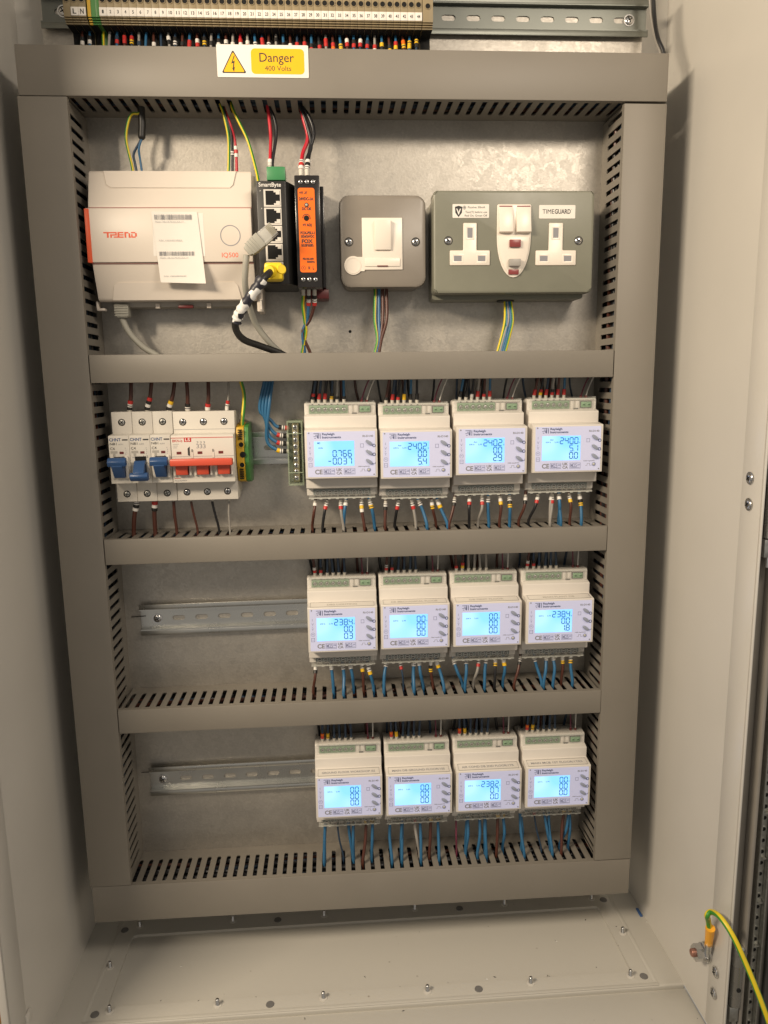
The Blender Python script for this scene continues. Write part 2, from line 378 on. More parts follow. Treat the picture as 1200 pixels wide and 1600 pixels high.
# hinge screws on the right panel
hs = MB(); hs.ring((0,0,0), (-1,0,0), 5.6, 3.5, .6, 'steel'); hs.screw((-.5,0,0), (-1,0,0), 4.6, 'steel', ang=.6)
h0 = None
for u, v in ((1172,747),(1170,788),(1118,1519),(1115,1552)):
    p = atx(u, v, XR-.9)
    if h0 is None: h0 = hs.build('pan_head_screw', cab, loc=(XR-.9, p.y, p.z))
    else: share(h0, cab, (XR-.9, p.y, p.z))
# small square cap low on the left panel
p = atx(42, 1590, XL); MB().box(XL, XL+2.5, p.y-5, p.y+6, p.z-6, p.z+6, 'white_paint', 1).build('square_cap', cab)
# door swung right round: flange, perforated stiffener, gasket, hinges
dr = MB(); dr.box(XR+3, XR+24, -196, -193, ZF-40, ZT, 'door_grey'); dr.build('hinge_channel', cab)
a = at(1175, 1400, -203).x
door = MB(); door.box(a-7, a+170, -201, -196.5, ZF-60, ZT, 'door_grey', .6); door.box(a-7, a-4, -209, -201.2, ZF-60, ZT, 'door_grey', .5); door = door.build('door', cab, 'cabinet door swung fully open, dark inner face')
ps = MB()
x0, x1 = a, a+10.5
y_ = -207
zz = ZF-60
ps.box(x0, x0+1.5, -209.5, -201.3, ZF-60, ZT, 'steel_dull', .3); ps.box(x1-1.5, x1, -209.5, -201.3, ZF-60, ZT, 'steel_dull', .3); ps.box(x0+1.7, x1-1.7, -204, -201.3, ZF-60, ZT, 'steel_dull')
k = 0
while zz < ZT-10:
    ps.cyl((x0+5.2, -204, zz), (0,-1,0), 2.1, .5, 'hole_and_shade', 10)
    ps.ring((x0+5.2, -204, zz), (0,-1,0), 2.9, 2.1, .9, 'steel_dull', 10)
    if k % 4 == 2: ps.box(x0+2, x1-2, -207.5, -204, zz+5, zz+6.2, 'steel_dull')
    zz += 11.5; k += 1
ps.build('perforated_strip', door)
MB().box(x1+7, x1+17, -207, -201.2, ZF-60, ZT, 'rubber', 2).build('gasket', door)
def hinge(z):
    m = MB(); y = -206; x = at(1149, 1550, y).x
    m.cyl((x, y, z), (0,0,1), 5.2, 44, 'zinc', 16); m.cyl((x, y, z+44.5), (0,0,1), 5.8, 18, 'steel_dull', 16); m.dome((x,y,z+62.5), (0,0,1), 5.5, 3, 'steel', 16, 3)
    m.box(x-6, x+3, y-3, y+3, z-17, z-1, 'steel_dull', 1); m.cyl((x, y, z-26), (0,0,1), 2.6, 9, 'steel', 10); m.cyl((x, y-4.9, z+20), (0,-1,0), 2.2, .8, 'hole_and_shade', 10)
    return m.build('hinge', cab)
hinge(at(1146, 1568, -205).z); hinge(at(1198, 840, -205).z)
# room wall glimpsed left of the cabinet
MB().box(-900, -60, 300, 320, -900, 2400, 'wood').build('wall', kind='structure')
MB().box(-1500, 2500, -2500, 299, -1000, -990, 'door_grey').build('ground', kind='structure')

# ------------------------------------------------------------------ mounting plate
pt = thing('mounting_plate', 'galvanised steel mounting plate behind the trunking and devices', 'mounting plate', (300, 0, -30))
MB().box(3.2-300, 596.5-300, 0, 2.5, 0, 1120, 'galv').build('plate', pt)
mk = MB()
mk.cyl((548-300,-.05,640+30), (0,-1,0), .01, .01, 'galv')
for x, z in ((70, 1050), (530, 1050)): pass
MB().cyl((at(547,518,0).x-300, -.1, at(547,518,0).z+30), (0,-1,0), 1.6, .2, 'hole_and_shade', 10).build('drill_hole', pt)
# ------------------------------------------------------------------ cable trunking
PITCH = 11.0
def slotted(m, u0, u1, v0, v1, phase, th, put, sw=2.3, s0=-58.5, s1=-15.5, mt='trunk'):
    """comb-slotted wall; u runs along the trunk, v = depth y. put(u,v,t)->xyz, t 0..th through the wall"""
    a, b = s0, s1
    k0 = math.ceil((u0+3.5-phase)/PITCH); k1 = math.floor((u1-3.5-phase)/PITCH)
    cs = [phase+k*PITCH for k in range(k0, k1+1)]
    vs = []; fs = []
    def quad(pts):
        n = len(vs)
        for t in (0, th): vs.extend(put(p[0], p[1], t) for p in pts)
        k = len(pts); fs.append(tuple(range(n, n+k))); fs.append(tuple(range(n+2*k-1, n+k-1, -1)))
    def side(p, q):
        n = len(vs); vs.extend([put(*p, 0), put(*q, 0), put(*q, th), put(*p, th)]); fs.append((n, n+1, n+2, n+3))
    e0 = cs[0]-PITCH/2; e1 = cs[-1]+PITCH/2
    quad([(u0,v0),(e0,v0),(e0,v1),(u0,v1)]); quad([(e1,v0),(u1,v0),(u1,v1),(e1,v1)])
    for c in cs:
        P = PITCH/2; w_ = sw; e = 3
        inn = [(c-w_,a+e),(c-w_,b-2),(c-w_*.55,b),(c+w_*.55,b),(c+w_,b-2),(c+w_,a+e),(c+w_*.35,a),(c-w_*.35,a)]
        out = [(c-P,a+e),(c-P,b-2),(c-P,v1),(c+P,v1),(c+P,b-2),(c+P,a+e),(c+P,v0),(c-P,v0)]
        for i in range(8):
            j = (i+1) % 8
            quad([out[i], out[j], inn[j], inn[i]]); side(inn[i], inn[j])
    side((u0,v0),(u1,v0)); side((u0,v1),(u1,v1)); side((u0,v0),(u0,v1)); side((u1,v0),(u1,v1))
    bm = bmesh.new(); bv = [bm.verts.new(v) for v in vs]
    for f in fs:
        try: bm.faces.new([bv[i] for i in f])
        except Exception: pass
    bmesh.ops.remove_doubles(bm, verts=bm.verts[:], dist=.001)
    bmesh.ops.recalc_face_normals(bm, faces=bm.faces[:])
    bm.verts.index_update(); m.add([v.co.copy() for v in bm.verts], [tuple(v.index for v in f.verts) for f in bm.faces], mt); bm.free()
    return cs
D = 62.0
SL = {}
def htrunk(key, x0, x1, z0, z1, slope, label, phase, walls=('top','bottom')):
    t = thing('cable_trunking', label, 'trunking', (300, 0, (z0+z1)/2), (0, -math.atan(slope), 0))
    h = (z1-z0)/2; a, b = x0-300, x1-300
    m = MB(); m.box(a, b, -D, -D+1.8, -h, h, 'trunk', .85); m.box(a, b, -D+1.6, -D+6, h-1.5, h-.05, 'trunk'); m.box(a, b, -D+1.6, -D+6, -h+.05, -h+1.5, 'trunk'); m.build('lid', t)
    if 'top' in walls:
        m = MB(); slotted(m, a+.5, b-.5, -D+2.2, -.1, phase-300, 1.1, lambda u, v, s: (u, v, h-1.6-s)); m.build('slotted_wall', t)
    m = MB(); slotted(m, a+.5, b-.5, -D+2.2, -.1, phase-300, 1.1, lambda u, v, s: (u, v, -h+1.6+s)); m.build('slotted_wall', t)
    MB().box(a+.5, b-.5, -1.6, -.15, -h+3.1, h-3.1, 'trunk').build('base', t)
    SL[key] = (phase, slope, (z0+z1)/2, h)
    return t
def vtrunk(x0a, x0b, x1a, x1b, z0, z1, label, phase, inner):
    """x0a.. bottom, x0b.. top (slight lean)"""
    lean = math.atan(((x0b+x1b)-(x0a+x1a))/2/(z1-z0))
    cx = (x0a+x1a)/2; hw = (x1a-x0a+x1b-x0b)/4; H = z1-z0
    t = thing('cable_trunking', label, 'trunking', (cx, 0, z0), (0, lean, 0))
    m = MB(); m.box(-hw, hw, -D, -D+1.8, 0, H, 'trunk', .8); m.box(-hw+.05, -hw+1.5, -D+1.6, -D+6, 0, H, 'trunk'); m.box(hw-1.5, hw-.05, -D+1.6, -D+6, 0, H, 'trunk'); m.build('lid', t)
    for s in (-1, 1):
        m = MB(); slotted(m, .5, H-.5, -D+2.2, -.1, phase-z0, 1.1, lambda u, v, q, s=s: (s*(hw-1.6-q), v, u)); m.build('slotted_wall', t)
    MB().box(-hw+3.1, hw-3.1, -1.6, -.15, .5, H-.5, 'trunk').build('base', t)
    return t
htrunk('T', -2.5, 599, 840.7, 883.2, 0, 'wide grey slotted trunking across the top carrying the danger sign', 216.6)
htrunk('h1', 40.6, 556.2, 583.4, 610.2, -.0028, 'grey slotted trunking below the white controller and the sockets', 200)
htrunk('h2', 40.6, 556.2, 403.3, 429.4, -.0010, 'grey slotted trunking between the breakers and the middle meter row', 193.8)
htrunk('h3', 40.6, 556.2, 221.3, 247.6, -.0012, 'grey slotted trunking between the middle and bottom meter rows', 178.5)
htrunk('B', -2.1, 597.2, 0, 43.2, -.0065, 'bottom grey slotted trunking just above the cabinet floor', 271.2)
vtrunk(-3.95, -3.9, 39.9, 39.9, 45.2, 840.3, 'tall grey slotted trunking down the left side, in shade', 805.5, 1)
vtrunk(556.1, 557.3, 597.8, 599.2, 42.2, 838.9, 'tall grey slotted trunking down the right side', 800.3, -1)

# ------------------------------------------------------------------ cables lying in the trunking
def bundle(p0, p1, half, axis, lab):
    m = MB(); rnd = random.Random(int(abs(p0[0])+abs(p0[2])*7)); n_ = int(half*2*40/16)
    for k in range(n_):
        o = rnd.uniform(-half, half); d = rnd.uniform(-46, -8); P = []
        for j in range(9):
            t = j/8; q = [p0[c]+(p1[c]-p0[c])*t for c in range(3)]
            o2 = max(-half, min(half, o+rnd.uniform(-3, 3))); 
            if axis == 'x': q[2] += o2
            else: q[0] += o2
            q[1] = max(-50, min(-6, d+rnd.uniform(-4, 4))); P.append(q)
        m.tube(spline(P, 3), rnd.uniform(1.5, 2.4), rnd.choice(['wire_black','wire_black','wire_darkblue','wire_black','wire_brown','wire_black']), 6)
    return m.build('cable_bundle', label=lab, cat='cables', smooth=60)
for z, sl_, h_, x0, x1, nm in ((862, 0, 15, 0, 596, 'top'), (597, -.0028, 6.5, 44, 552, 'upper middle'), (416, -.001, 6.5, 44, 552, 'middle'), (234.4, -.0012, 6.5, 44, 552, 'lower middle'), (21.6, -.0065, 15, 2, 592, 'bottom')):
    bundle((x0, 0, z+sl_*(x0-300)), (x1, 0, z+sl_*(x1-300)), h_, 'x', 'dark bundle of cables lying inside the %s horizontal trunking' % nm)
bundle((18, 0, 50), (18, 0, 836), 15, 'z', 'dark bundle of cables running inside the left vertical trunking')
bundle((577.5, 0, 50), (577.5, 0, 834), 15, 'z', 'dark bundle of cables running inside the right vertical trunking')

# ------------------------------------------------------------------ danger sign
p0_ = at(337.5, 69, -D-.5); p1_ = at(482.7, 122, -D-.5)
sg = thing('warning_sign', 'white and yellow danger 400 volts sign stuck on the top trunking', 'sign', (p0_.x, -D-.1, p1_.z))
Wd = p1_.x-p0_.x; Hd = p0_.z-p1_.z
MB().rrect(0, Wd, 0, Hd, 1, -.5, 0, 'white').build('backing', sg)
def F(u, v): q = at(u, v, -D-.6); return q.x-p0_.x, q.z-p1_.z
xa, za = F(391.5, 75.5); xb, zb = F(476, 116.5)
MB().rrect(xa, xb, zb, za, 3.5, -.62, -.5, 'sign_yellow').build('yellow_panel', sg)
m = MB(); tx, tz = F(363.5, 77.5); lx, lz = F(346.5, 114); rx_, rz_ = F(385.5, 114)
def tri(k, y0, y1, mt):
    cx, cz = (tx+lx+rx_)/3, (tz+lz+lz)/3
    P = [(cx+(a-cx)*k, cz+(b-cz)*k) for a, b in ((tx,tz),(lx,lz),(rx_,lz))]
    # cut the corners a little
    Q = []
    for i in range(3):
        a, b, c = Vector(P[i-1]), Vector(P[i]), Vector(P[(i+1) % 3]); Q += [tuple(b.lerp(a, .05)), tuple(b.lerp(c, .05))]
    m.prism(Q, y0, y1, mt, 'y')
tri(1, -.6, -.5, 'ink'); tri(.86, -.68, -.6, 'sign_yellow')
def ZB(a, b): return (tx+a*.27*Hd*.62, lz+(b)*Hd*.62)
bolt = [ZB(.18,.86), ZB(-.42,.46), ZB(.02,.50), ZB(-.12,.24), ZB(-.32,.28), ZB(.10,.05), ZB(.28,.32), ZB(.10,.27), ZB(.30,.62), ZB(-.10,.56), ZB(.36,.86)]
m.prism(bolt, -.76, -.68, 'ink', 'y'); m.build('warning_triangle', sg)
m = MB(); a1, b1 = F(405.5, 96.5); a2, _ = F(459.5, 96); m.text('Danger', a1, b1, 7.6, -.66, 'ink', w=a2-a1, bold=.004)
a1, b1 = F(414, 110.5); a2, _ = F(455, 110); m.text('400 Volts', a1, b1, 4.2, -.66, 'ink', w=a2-a1); m.build('lettering', sg, smooth=0)

# ------------------------------------------------------------------ DIN rails
def rail(x0, x1, z0, slope, label, ph=0, screws=(), hole_from=None, y=0, mt='zinc'):
    t = thing('din_rail', label, 'rail', (x0, y, z0), (0, -math.atan(slope), 0))
    L_ = x1-x0; m = MB()
    # top-hat: feet web at the plate, two risers, two outward lips.  slots cut in the web
    def put(u, v, s): return (u, -.2-s, v)
    vs = []; fs = []
    zc = 17.5; sl = 7; hh = 2.7; pit = 25
    cs = [c for c in [ph+k*pit for k in range(60)] if c+sl+2 < L_]
    def quad(pts):
        n = len(vs); k = len(pts)
        for yy in (-.3, -1.5): vs.extend((p[0], yy, p[1]) for p in pts)
        fs.append(tuple(range(n, n+k))); fs.append(tuple(range(n+2*k-1, n+k-1, -1)))
        for i in range(k): fs.append((n+i, n+(i+1) % k, n+k+(i+1) % k, n+k+i))
    z0_, z1_ = 5.5, 29.5; e = 0
    for c in cs:
        quad([(e,z0_),(c-sl-1,z0_),(c-sl-1,z1_),(e,z1_)])
        x_a, x_b = c-sl-1, c+sl+1
        inn = []
        for i in range(5): a = R(90+180*i/4); inn.append((c-sl+hh+hh*math.cos(a), zc+hh*math.sin(a)))
        for i in range(5): a = R(-90+180*i/4); inn.append((c+sl-hh+hh*math.cos(a), zc+hh*math.sin(a)))
        out = [(c-sl+hh,z1_),(x_a,z1_),(x_a,zc),(x_a,z0_),(c-sl+hh,z0_),(c+sl-hh,z0_),(x_b,z0_),(x_b,zc),(x_b,z1_),(c+sl-hh,z1_)]
        for i in range(10):
            j = (i+1) % 10; quad([out[i], out[j], inn[j], inn[i]])
        e = x_b
    quad([(e,z0_),(L_,z0_),(L_,z1_),(e,z1_)])
    m.add(vs, fs, mt)
    for zz0, zz1 in ((29.5-1.2, 29.5), (5.5, 6.7)): m.box(0, L_, -7.5, -1.5, zz0, zz1, mt)
    m.box(0, L_, -7.7, -6.4, 29.4, 35, mt, .55); m.box(0, L_, -7.7, -6.4, 0, 5.6, mt, .55)
    m.build('rail_profile', t)
    for sx in screws:
        q = MB(); q.ring((sx, -1.5, zc), (0,-1,0), 5.6, 3, .9, 'steel'); q.screw((sx, -2.2, zc), (0,-1,0), 4.6, 'steel', ang=.5); q.build('fixing_screw', t)
    return t
rail(4.5, 599.5, 919, .0008, 'galvanised mounting rail across the top behind the numbered terminals', ph=18.5, screws=(10+10, 577), mt='zinc_dull_shaded')  # dull zinc with the dimmer light up here darkened into its colour
rail(60, 553, 496, .0, 'mounting rail running behind the breakers and upper meter row', ph=20)
r3 = rail(at(218,960,-7).x, 552, 309.6, .006, 'empty bright slotted mounting rail left of the middle meter row', ph=41, screws=(18,))
r4 = rail(at(233,1210,-7).x, 552, 117.5, .006, 'empty slotted mounting rail left of the bottom meter row', ph=40, screws=(14,))
for v_, xx, lab in ((964, 205, 'short dark wire end lying left of the middle slotted rail'), (1207, 221, 'short dark wire end lying left of the bottom slotted rail')):
    a = at(xx, v_, -1.6); MB().tube([a, a+Vector((9,-.4,.3)), a+Vector((16,-.3,.6))], .45, 'wire_black', 6).build('wire_end', label=lab, cat='wire')

# ------------------------------------------------------------------ wires
CN = {'wire_blue':'blue','wire_brown':'brown','wire_black':'black','wire_grey':'grey','wire_red':'red','wire_darkblue':'dark blue','wire_white':'white','wire_green':'green and yellow','wire_purple':'maroon'}
def wire(pts, r, m, label, group=None, marks=(), ferrule=None, m2=None, k=6, n=8, cat='wire', twist=0.0, start=0.0):
    """marks: list of (material, length) threaded on from the first point onward; ferrule: length of white end sleeve at the first point"""
    P = spline(pts, k); mb = MB(); mb.tube(P, r, m, 12 if m2 else n, m2=m2, twist=twist)
    o = mb.build('wire', label=label, cat=cat, group=group, smooth=60)
    acc = [0]
    for i in range(1, len(P)): acc.append(acc[-1]+(P[i]-P[i-1]).length)
    def pos(d):
        d = max(0, min(d, acc[-1]-1e-3))
        for i in range(1, len(P)):
            if acc[i] >= d: return P[i-1].lerp(P[i], (d-acc[i-1])/max(1e-6, acc[i]-acc[i-1]))
        return P[-1]
    d = start
    if ferrule:
        q = MB(); rf = max(1.75, r*1.2); q.tube([pos(d), pos(d+ferrule*.6), pos(d+ferrule)], [rf, rf, rf*1.08], 'ferrule_white', n); q.build('ferrule', o, smooth=60); d += ferrule+.2
    for mm, ln in marks:
        q = MB(); rm = max(1.9, r*1.42) if r > .9 else 1.5; q.tube([pos(d), pos(d+ln*.5), pos(d+ln)], rm, mm, n)
        if mm in ('white', 'yellow'):     # a printed character band on the sleeve
            q.tube([pos(d+ln*.35), pos(d+ln*.62)], rm*1.02, 'ink', n, caps=False) if random.random() < .5 else None
        q.build('marker_sleeve', o, smooth=60); d += ln+.15
    return o

# ------------------------------------------------------------------ top row of rail terminals
def terminal_profile():
    # (y,z) local, z=0 at the middle of the marker tag
    return [(-1,-25),(-19,-25),(-19,-8.8),(-38.6,-8.8),(-38.6,-8.0),(-37,-8.0),(-37,-7.3),(-40,-7.3),(-40,-6.5),(-38.4,-6.5),(-38.4,-5.8),(-41.6,-5.8),(-41.6,-5.0),(-40,-5.0),(-40,-4.4),(-43,-4.4),(-43,34),(-20,34),(-1,30)]
zc0 = 936.5
tp = MB()
uA, uB = 161, 654
pA_ = at(uA, 18.5, -43); pB_ = at(uB, 26.5, -43); xA = pA_.x; xB = pB_.x; tpitch = (xB-xA)/43
tw = tpitch-.16
def tm_meshes():
    out = {}
    for nm, ma, wd in (('std', 'beige_terminal', tw), ('earth', 'green', tw), ('end', 'beige_terminal', tw*1.5)):
        m = MB(); m.prism(terminal_profile(), -wd/2, wd/2, ma, 'x', .12)
        if nm == 'earth':
            m.box(-wd/2-.05, -wd*.05, -43.4, -42.8, -4.4, 34, 'earth_yellow')
            for q, (yy, zz) in enumerate(((-41.9,-5.3), (-40.3,-6.9), (-38.9,-8.5))): m.box(-wd/2-.05, -wd*.05, yy, yy+2, zz-.5, zz+.5, 'earth_yellow')
        m.box(-wd/2+.2, wd/2-.2, -19.6, -19.05, -24.8, -9, 'hole_and_shade'); m.box(-wd/2+.2, wd/2-.2, -37, -19.6, -9.0, -8.85, 'hole_and_shade'); out[nm] = m.mesh('terminal_body')  # near-black sheets: wire entries, plus shade under the front step put into colour
    h = MB(); h.cyl((0,0,0), (0,-1,0), 2.35, .3, 'hole_and_shade', 16); h.ring((0,.1,0), (0,-1,0), 2.8, 2.3, .7, 'beige_terminal', 16); out['hole'] = h.mesh('screw_hole')
    g = MB(); g.box(-tpitch/2+.08, tpitch/2-.08, -.7, 0, -3.6, 3.6, 'paper', .15); out['tag'] = g.mesh('marker_tag')
    return out
TM = tm_meshes()
def link(name, me, parent, loc=(0,0,0), rot=None):
    o = bpy.data.objects.new(name, me); COL.objects.link(o); o.parent = parent; o.location = Vector(loc)*S
    if rot: o.rotation_euler = rot
    return o
ztop = {}
def tz(x): # terminals follow the rail
    return pA_.z + (pB_.z-pA_.z)*(x-xA)/(xB-xA)
ONES = 'zero one two three four five six seven eight nine ten eleven twelve thirteen fourteen fifteen sixteen seventeen eighteen nineteen'.split()
def words(n): return ONES[n] if n < 20 else ['twenty','thirty','forty'][n//10-2] + ('-'+ONES[n % 10] if n % 10 else '')
seq = [('plain',-6), ('L',-4), ('N',-3), ('earth',-2), ('blank',-1)] + [(str(i), i) for i in range(1, 45)] + [('stop', 45.3)]
for nm, idx in seq:
    k = idx-1 if idx > 0 else idx
    x = xA + (idx-1)*tpitch if idx > 0 else xA + (idx+.0)*tpitch
    kind = 'earth' if nm == 'earth' else 'end' if nm in ('stop',) else 'std'
    if nm == 'plain': x = xA-5*tpitch
    if nm == 'blank': continue
    if nm == 'earth': x = xA-1.55*tpitch
    if nm == 'L': x = xA-3.75*tpitch
    if nm == 'N': x = xA-2.75*tpitch
    if nm == 'plain': x = xA-4.75*tpitch
    lab = {'plain': 'plain beige rail terminal at the left end beside the one marked L', 'L': 'beige rail terminal with a handwritten letter L', 'N': 'beige rail terminal with a handwritten letter N',
           'earth': 'green and yellow earth terminal in the beige top row, left of number 1', 'stop': 'wide beige end clamp closing the numbered terminal row'}.get(nm, 'beige rail terminal carrying the printed number %s' % (words(int(nm)) if nm.isdigit() else nm))
    t = thing('rail_terminal', lab, 'terminal', (x, 0, tz(x)), group='beige rail terminals along the top rail')
    link('terminal_body', TM['earth' if nm == 'earth' else kind], t)
    if nm != 'earth':
        link('screw_hole', TM['hole'], t, (0, -43.0, 10.2 if nm != 'stop' else 9.2))
    else:
        t2 = MB(); t2.box(tw*.02, tw*.55, -43.3, -42.9, -4.4, 34, 'green'); t2.build('green_half', t)
    if nm not in ('plain', 'earth', 'stop'):
        link('marker_tag', TM['tag'], t, (0, -43.05, 0))
        q = MB(); n_ = len(nm); ww = {1: 1.5, 2: 3.0}[n_] if nm not in 'LN' else 3.2
        q.text(nm, -ww/2, -1.4 if nm not in 'LN' else -2.1, 2.8 if nm not in 'LN' else 4.2, -43.85, 'ink', w=ww, bold=.02); q.build('number', t, smooth=0)
# second earth terminal (green) beside the yellow one
t = thing('rail_terminal', 'narrow dark green earth terminal directly left of number 1', 'terminal', (xA-.78*tpitch, 0, tz(xA)), group='beige rail terminals along the top rail')
g = MB(); g.prism(terminal_profile(), -tw*.3, tw*.3, 'green', 'x', .25); g.build('terminal_body', t)

# wires under the top row
tops = [('L','wire_brown',('paper','black')), ('N','wire_blue',('paper','black')), ('E','wire_green',())]
cyc = [('wire_grey',()),('wire_blue',('red','wire_darkblue')),('wire_brown',('red','red')),('wire_darkblue',('yellow','red')),('wire_grey',('wire_darkblue',)),('wire_blue',()),('wire_brown',('paper',)),('wire_darkblue',()),
       ('wire_grey',('black','white')),('wire_darkblue',('white','black')),('wire_brown',('black',)),('wire_blue',('red','red')),('wire_brown',('red','paper')),('wire_darkblue',('yellow','black')),('wire_grey',('black',)),('wire_blue',('paper','black')),
       ('wire_brown',('black','paper')),('wire_grey',('paper','paper')),('wire_red',('paper','red')),('wire_grey',('red','paper')),('wire_blue',('red','white')),('wire_darkblue',('red','red')),('wire_brown',('red','white')),('wire_grey',('black',)),
       ('wire_blue',('red','black')),('wire_brown',('black','paper')),('wire_darkblue',('red','red')),('wire_brown',('paper','red')),('wire_blue',('red','black')),('wire_black',('red','black')),('wire_grey',('red','red')),('wire_brown',('orange','red')),
       ('wire_blue',('yellow','yellow')),('wire_brown',('red','paper')),('wire_blue',('red','black')),('wire_darkblue',('red','white')),('wire_blue',('red','wire_darkblue')),('wire_grey',('white','red')),('wire_blue',('black','yellow')),('wire_brown',('yellow','black')),
       ('wire_blue',('yellow','red')),('wire_brown',('yellow','orange')),('wire_blue',('yellow','yellow')),('wire_darkblue',('black','yellow'))]
def topwire(x, m, marks, lab, jig=0.0, m2=None):
    z1 = tz(x)-9
    pts = [(x, -24, z1), (x+jig*.3, -26, z1-6), (x+jig, -28, z1-18), (x+jig*1.3, -31, 884), (x+jig*1.3, -31, 872)]
    wire(pts, 1.25 if m != 'wire_darkblue' else 1.1, m, lab, 'wires dropping from the top terminal row', [(q, 3.6) for q in marks][::-1], ferrule=None, m2=m2, start=6.5+random.uniform(-2.5, 4), k=4)
topwire(xA-3.75*tpitch, 'wire_brown', ('paper','black'), 'brown wire dropping from the terminal marked L')
topwire(xA-2.75*tpitch, 'wire_blue', ('paper','black'), 'blue wire dropping from the terminal marked N')
topwire(xA-.9*tpitch, 'wire_green', (), 'green and yellow wire dropping from the earth terminal', m2='wire_yellow')
for i, (m_, mk_) in enumerate(cyc):
    topwire(xA+i*tpitch, m_, mk_, '%s wire dropping from the terminal numbered %s' % (CN[m_], words(i+1)), random.uniform(-1.6, 1.6))
# hose bundle right of the top rail
a = at(1020, -20, -30); b = at(1028, 60, -45); c = at(1037, 84, -50)
wire([a, at(1023, 30, -34), b, c, c+Vector((1,0,-20))], 2.0, 'wire_black', 'glossy black wire at the right end of the top rail, entering the trunking', m2=None, cat='wire')
a = at(1014, -20, -28)
wire([a, at(1018, 30, -30), at(1026, 64, -40), at(1033, 86, -46), at(1034, 110, -46)], 1.2, 'wire_grey', 'thin grey wire beside the glossy black one near the top right corner')
# ------------------------------------------------------------------ white controller
yB = -56
cx0 = at(150, 440, -40).x; 
t0 = at(133, 327, yB); t1 = at(392.5, 330, yB)
ctl = thing('building_controller', 'large white controller box with orange lettering at the upper left', 'controller', (t0.x, 0, 0))
X1 = t1.x - t0.x
zt_ = at(260, 266, -42).z; zts = at(260, 322, -54).z; zb = at(260, 471, -42).z; zbs = at(260, 412, -54).z
ztm = at(260, 325, yB).z; zbm = at(260, 409.5, yB).z
m = MB(); m.prism([(-8,zt_-3),(-40,zt_),(-43,zt_-2),(-53,zts),(-53,zbs),(-43,zb+2),(-40,zb),(-8,zb+3)], 1.5, X1+.5, 'trend_white', 'x', 1.6); m.build('case', ctl)
m = MB(); m.box(-.2, X1-.2, yB, -50, zbm, ztm, 'trend_white', .8); m.build('front_cover', ctl)
for s_ in (1, -1):   # recessed-looking raised trapezoids on the upper and lower lids
    zo = zt_-1.2 if s_ == 1 else zb+1.2; zi = zo - s_*16
    yo = -42.6; yi = yo - 16*(53-43)/(abs(zts-zt_))
    m = MB(); P = [(16,yo,zo),(X1-14,yo,zo),(X1-17,yi+.6,zi+3*s_),(X1-20,yi,zi),(23,yi,zi),(19,yi+.6,zi+3*s_)]
    Q = [(a, b-1.3, c) for a, b, c in P]; n_ = 6
    m.add(P+Q, [tuple(range(6,12)), tuple(range(5,-1,-1))]+[(i,(i+1)%6,6+(i+1)%6,6+i) for i in range(6)], 'trend_white'); m.build('lid_panel', ctl)
MB().box(-1.2, 3.2, yB-.35, -50.2, zbm-.2, ztm-.5, 'trend_orange', .3).build('orange_edge', ctl)
seam = MB(); seam.box(2, X1, -53.6, -52.9, ztm+.1, ztm+1.3, 'seam_pink'); seam.box(2, X1, -53.6, -52.9, zbm-1.3, zbm-.1, 'seam_pink'); seam.build('seam', ctl)
def C(u, v, y=yB): q = at(u, v, y); return q.x-t0.x, q.z
m = MB()
a1, b1 = C(162, 371.5); a2, b2 = C(213.5, 362.5); hh = b2-b1
# TREND wordmark, wide square letters joined by a top bar
bar = hh*.24; wT = a2-a1
def rb(xa, xb, za, zb_): m.box(a1+xa*wT, a1+xb*wT, yB-.12, yB, b1+za*hh, b1+zb_*hh, 'trend_orange')
rb(0,.30,.78,1); rb(.10,.155,0,.78)
rb(.20,.25,0,.6); rb(.25,.40,.38,.60); rb(.30,.40,.78,1); rb(.36,.40,.60,.78); rb(.30,.42,0,.22)
rb(.42,.60,.78,1); rb(.42,.47,.22,.78); rb(.47,.60,.40,.60); rb(.42,.60,0,.22)
rb(.63,.68,0,1); rb(.68,.75,.78,1); rb(.75,.80,0,.78)
rb(.80,.82,.0,.22); rb(.83,.96,.78,1); rb(.83,.96,0,.22); rb(.95,1.0,.2,.8); rb(.83,.87,.22,.6)
a1, b1 = C(347, 402); a2, _ = C(372.5, 402)
m.text('IQ500', a1, b1, 4.3, yB-.12, 'trend_orange', w=a2-a1); m.build('orange_lettering', ctl, smooth=0)
a1, b1 = C(360, 368); MB().ring((a1, yB-.15, b1), (0,1,0), 9.6, 8.8, .3, 'print_grey', 36).build('ring_mark', ctl)
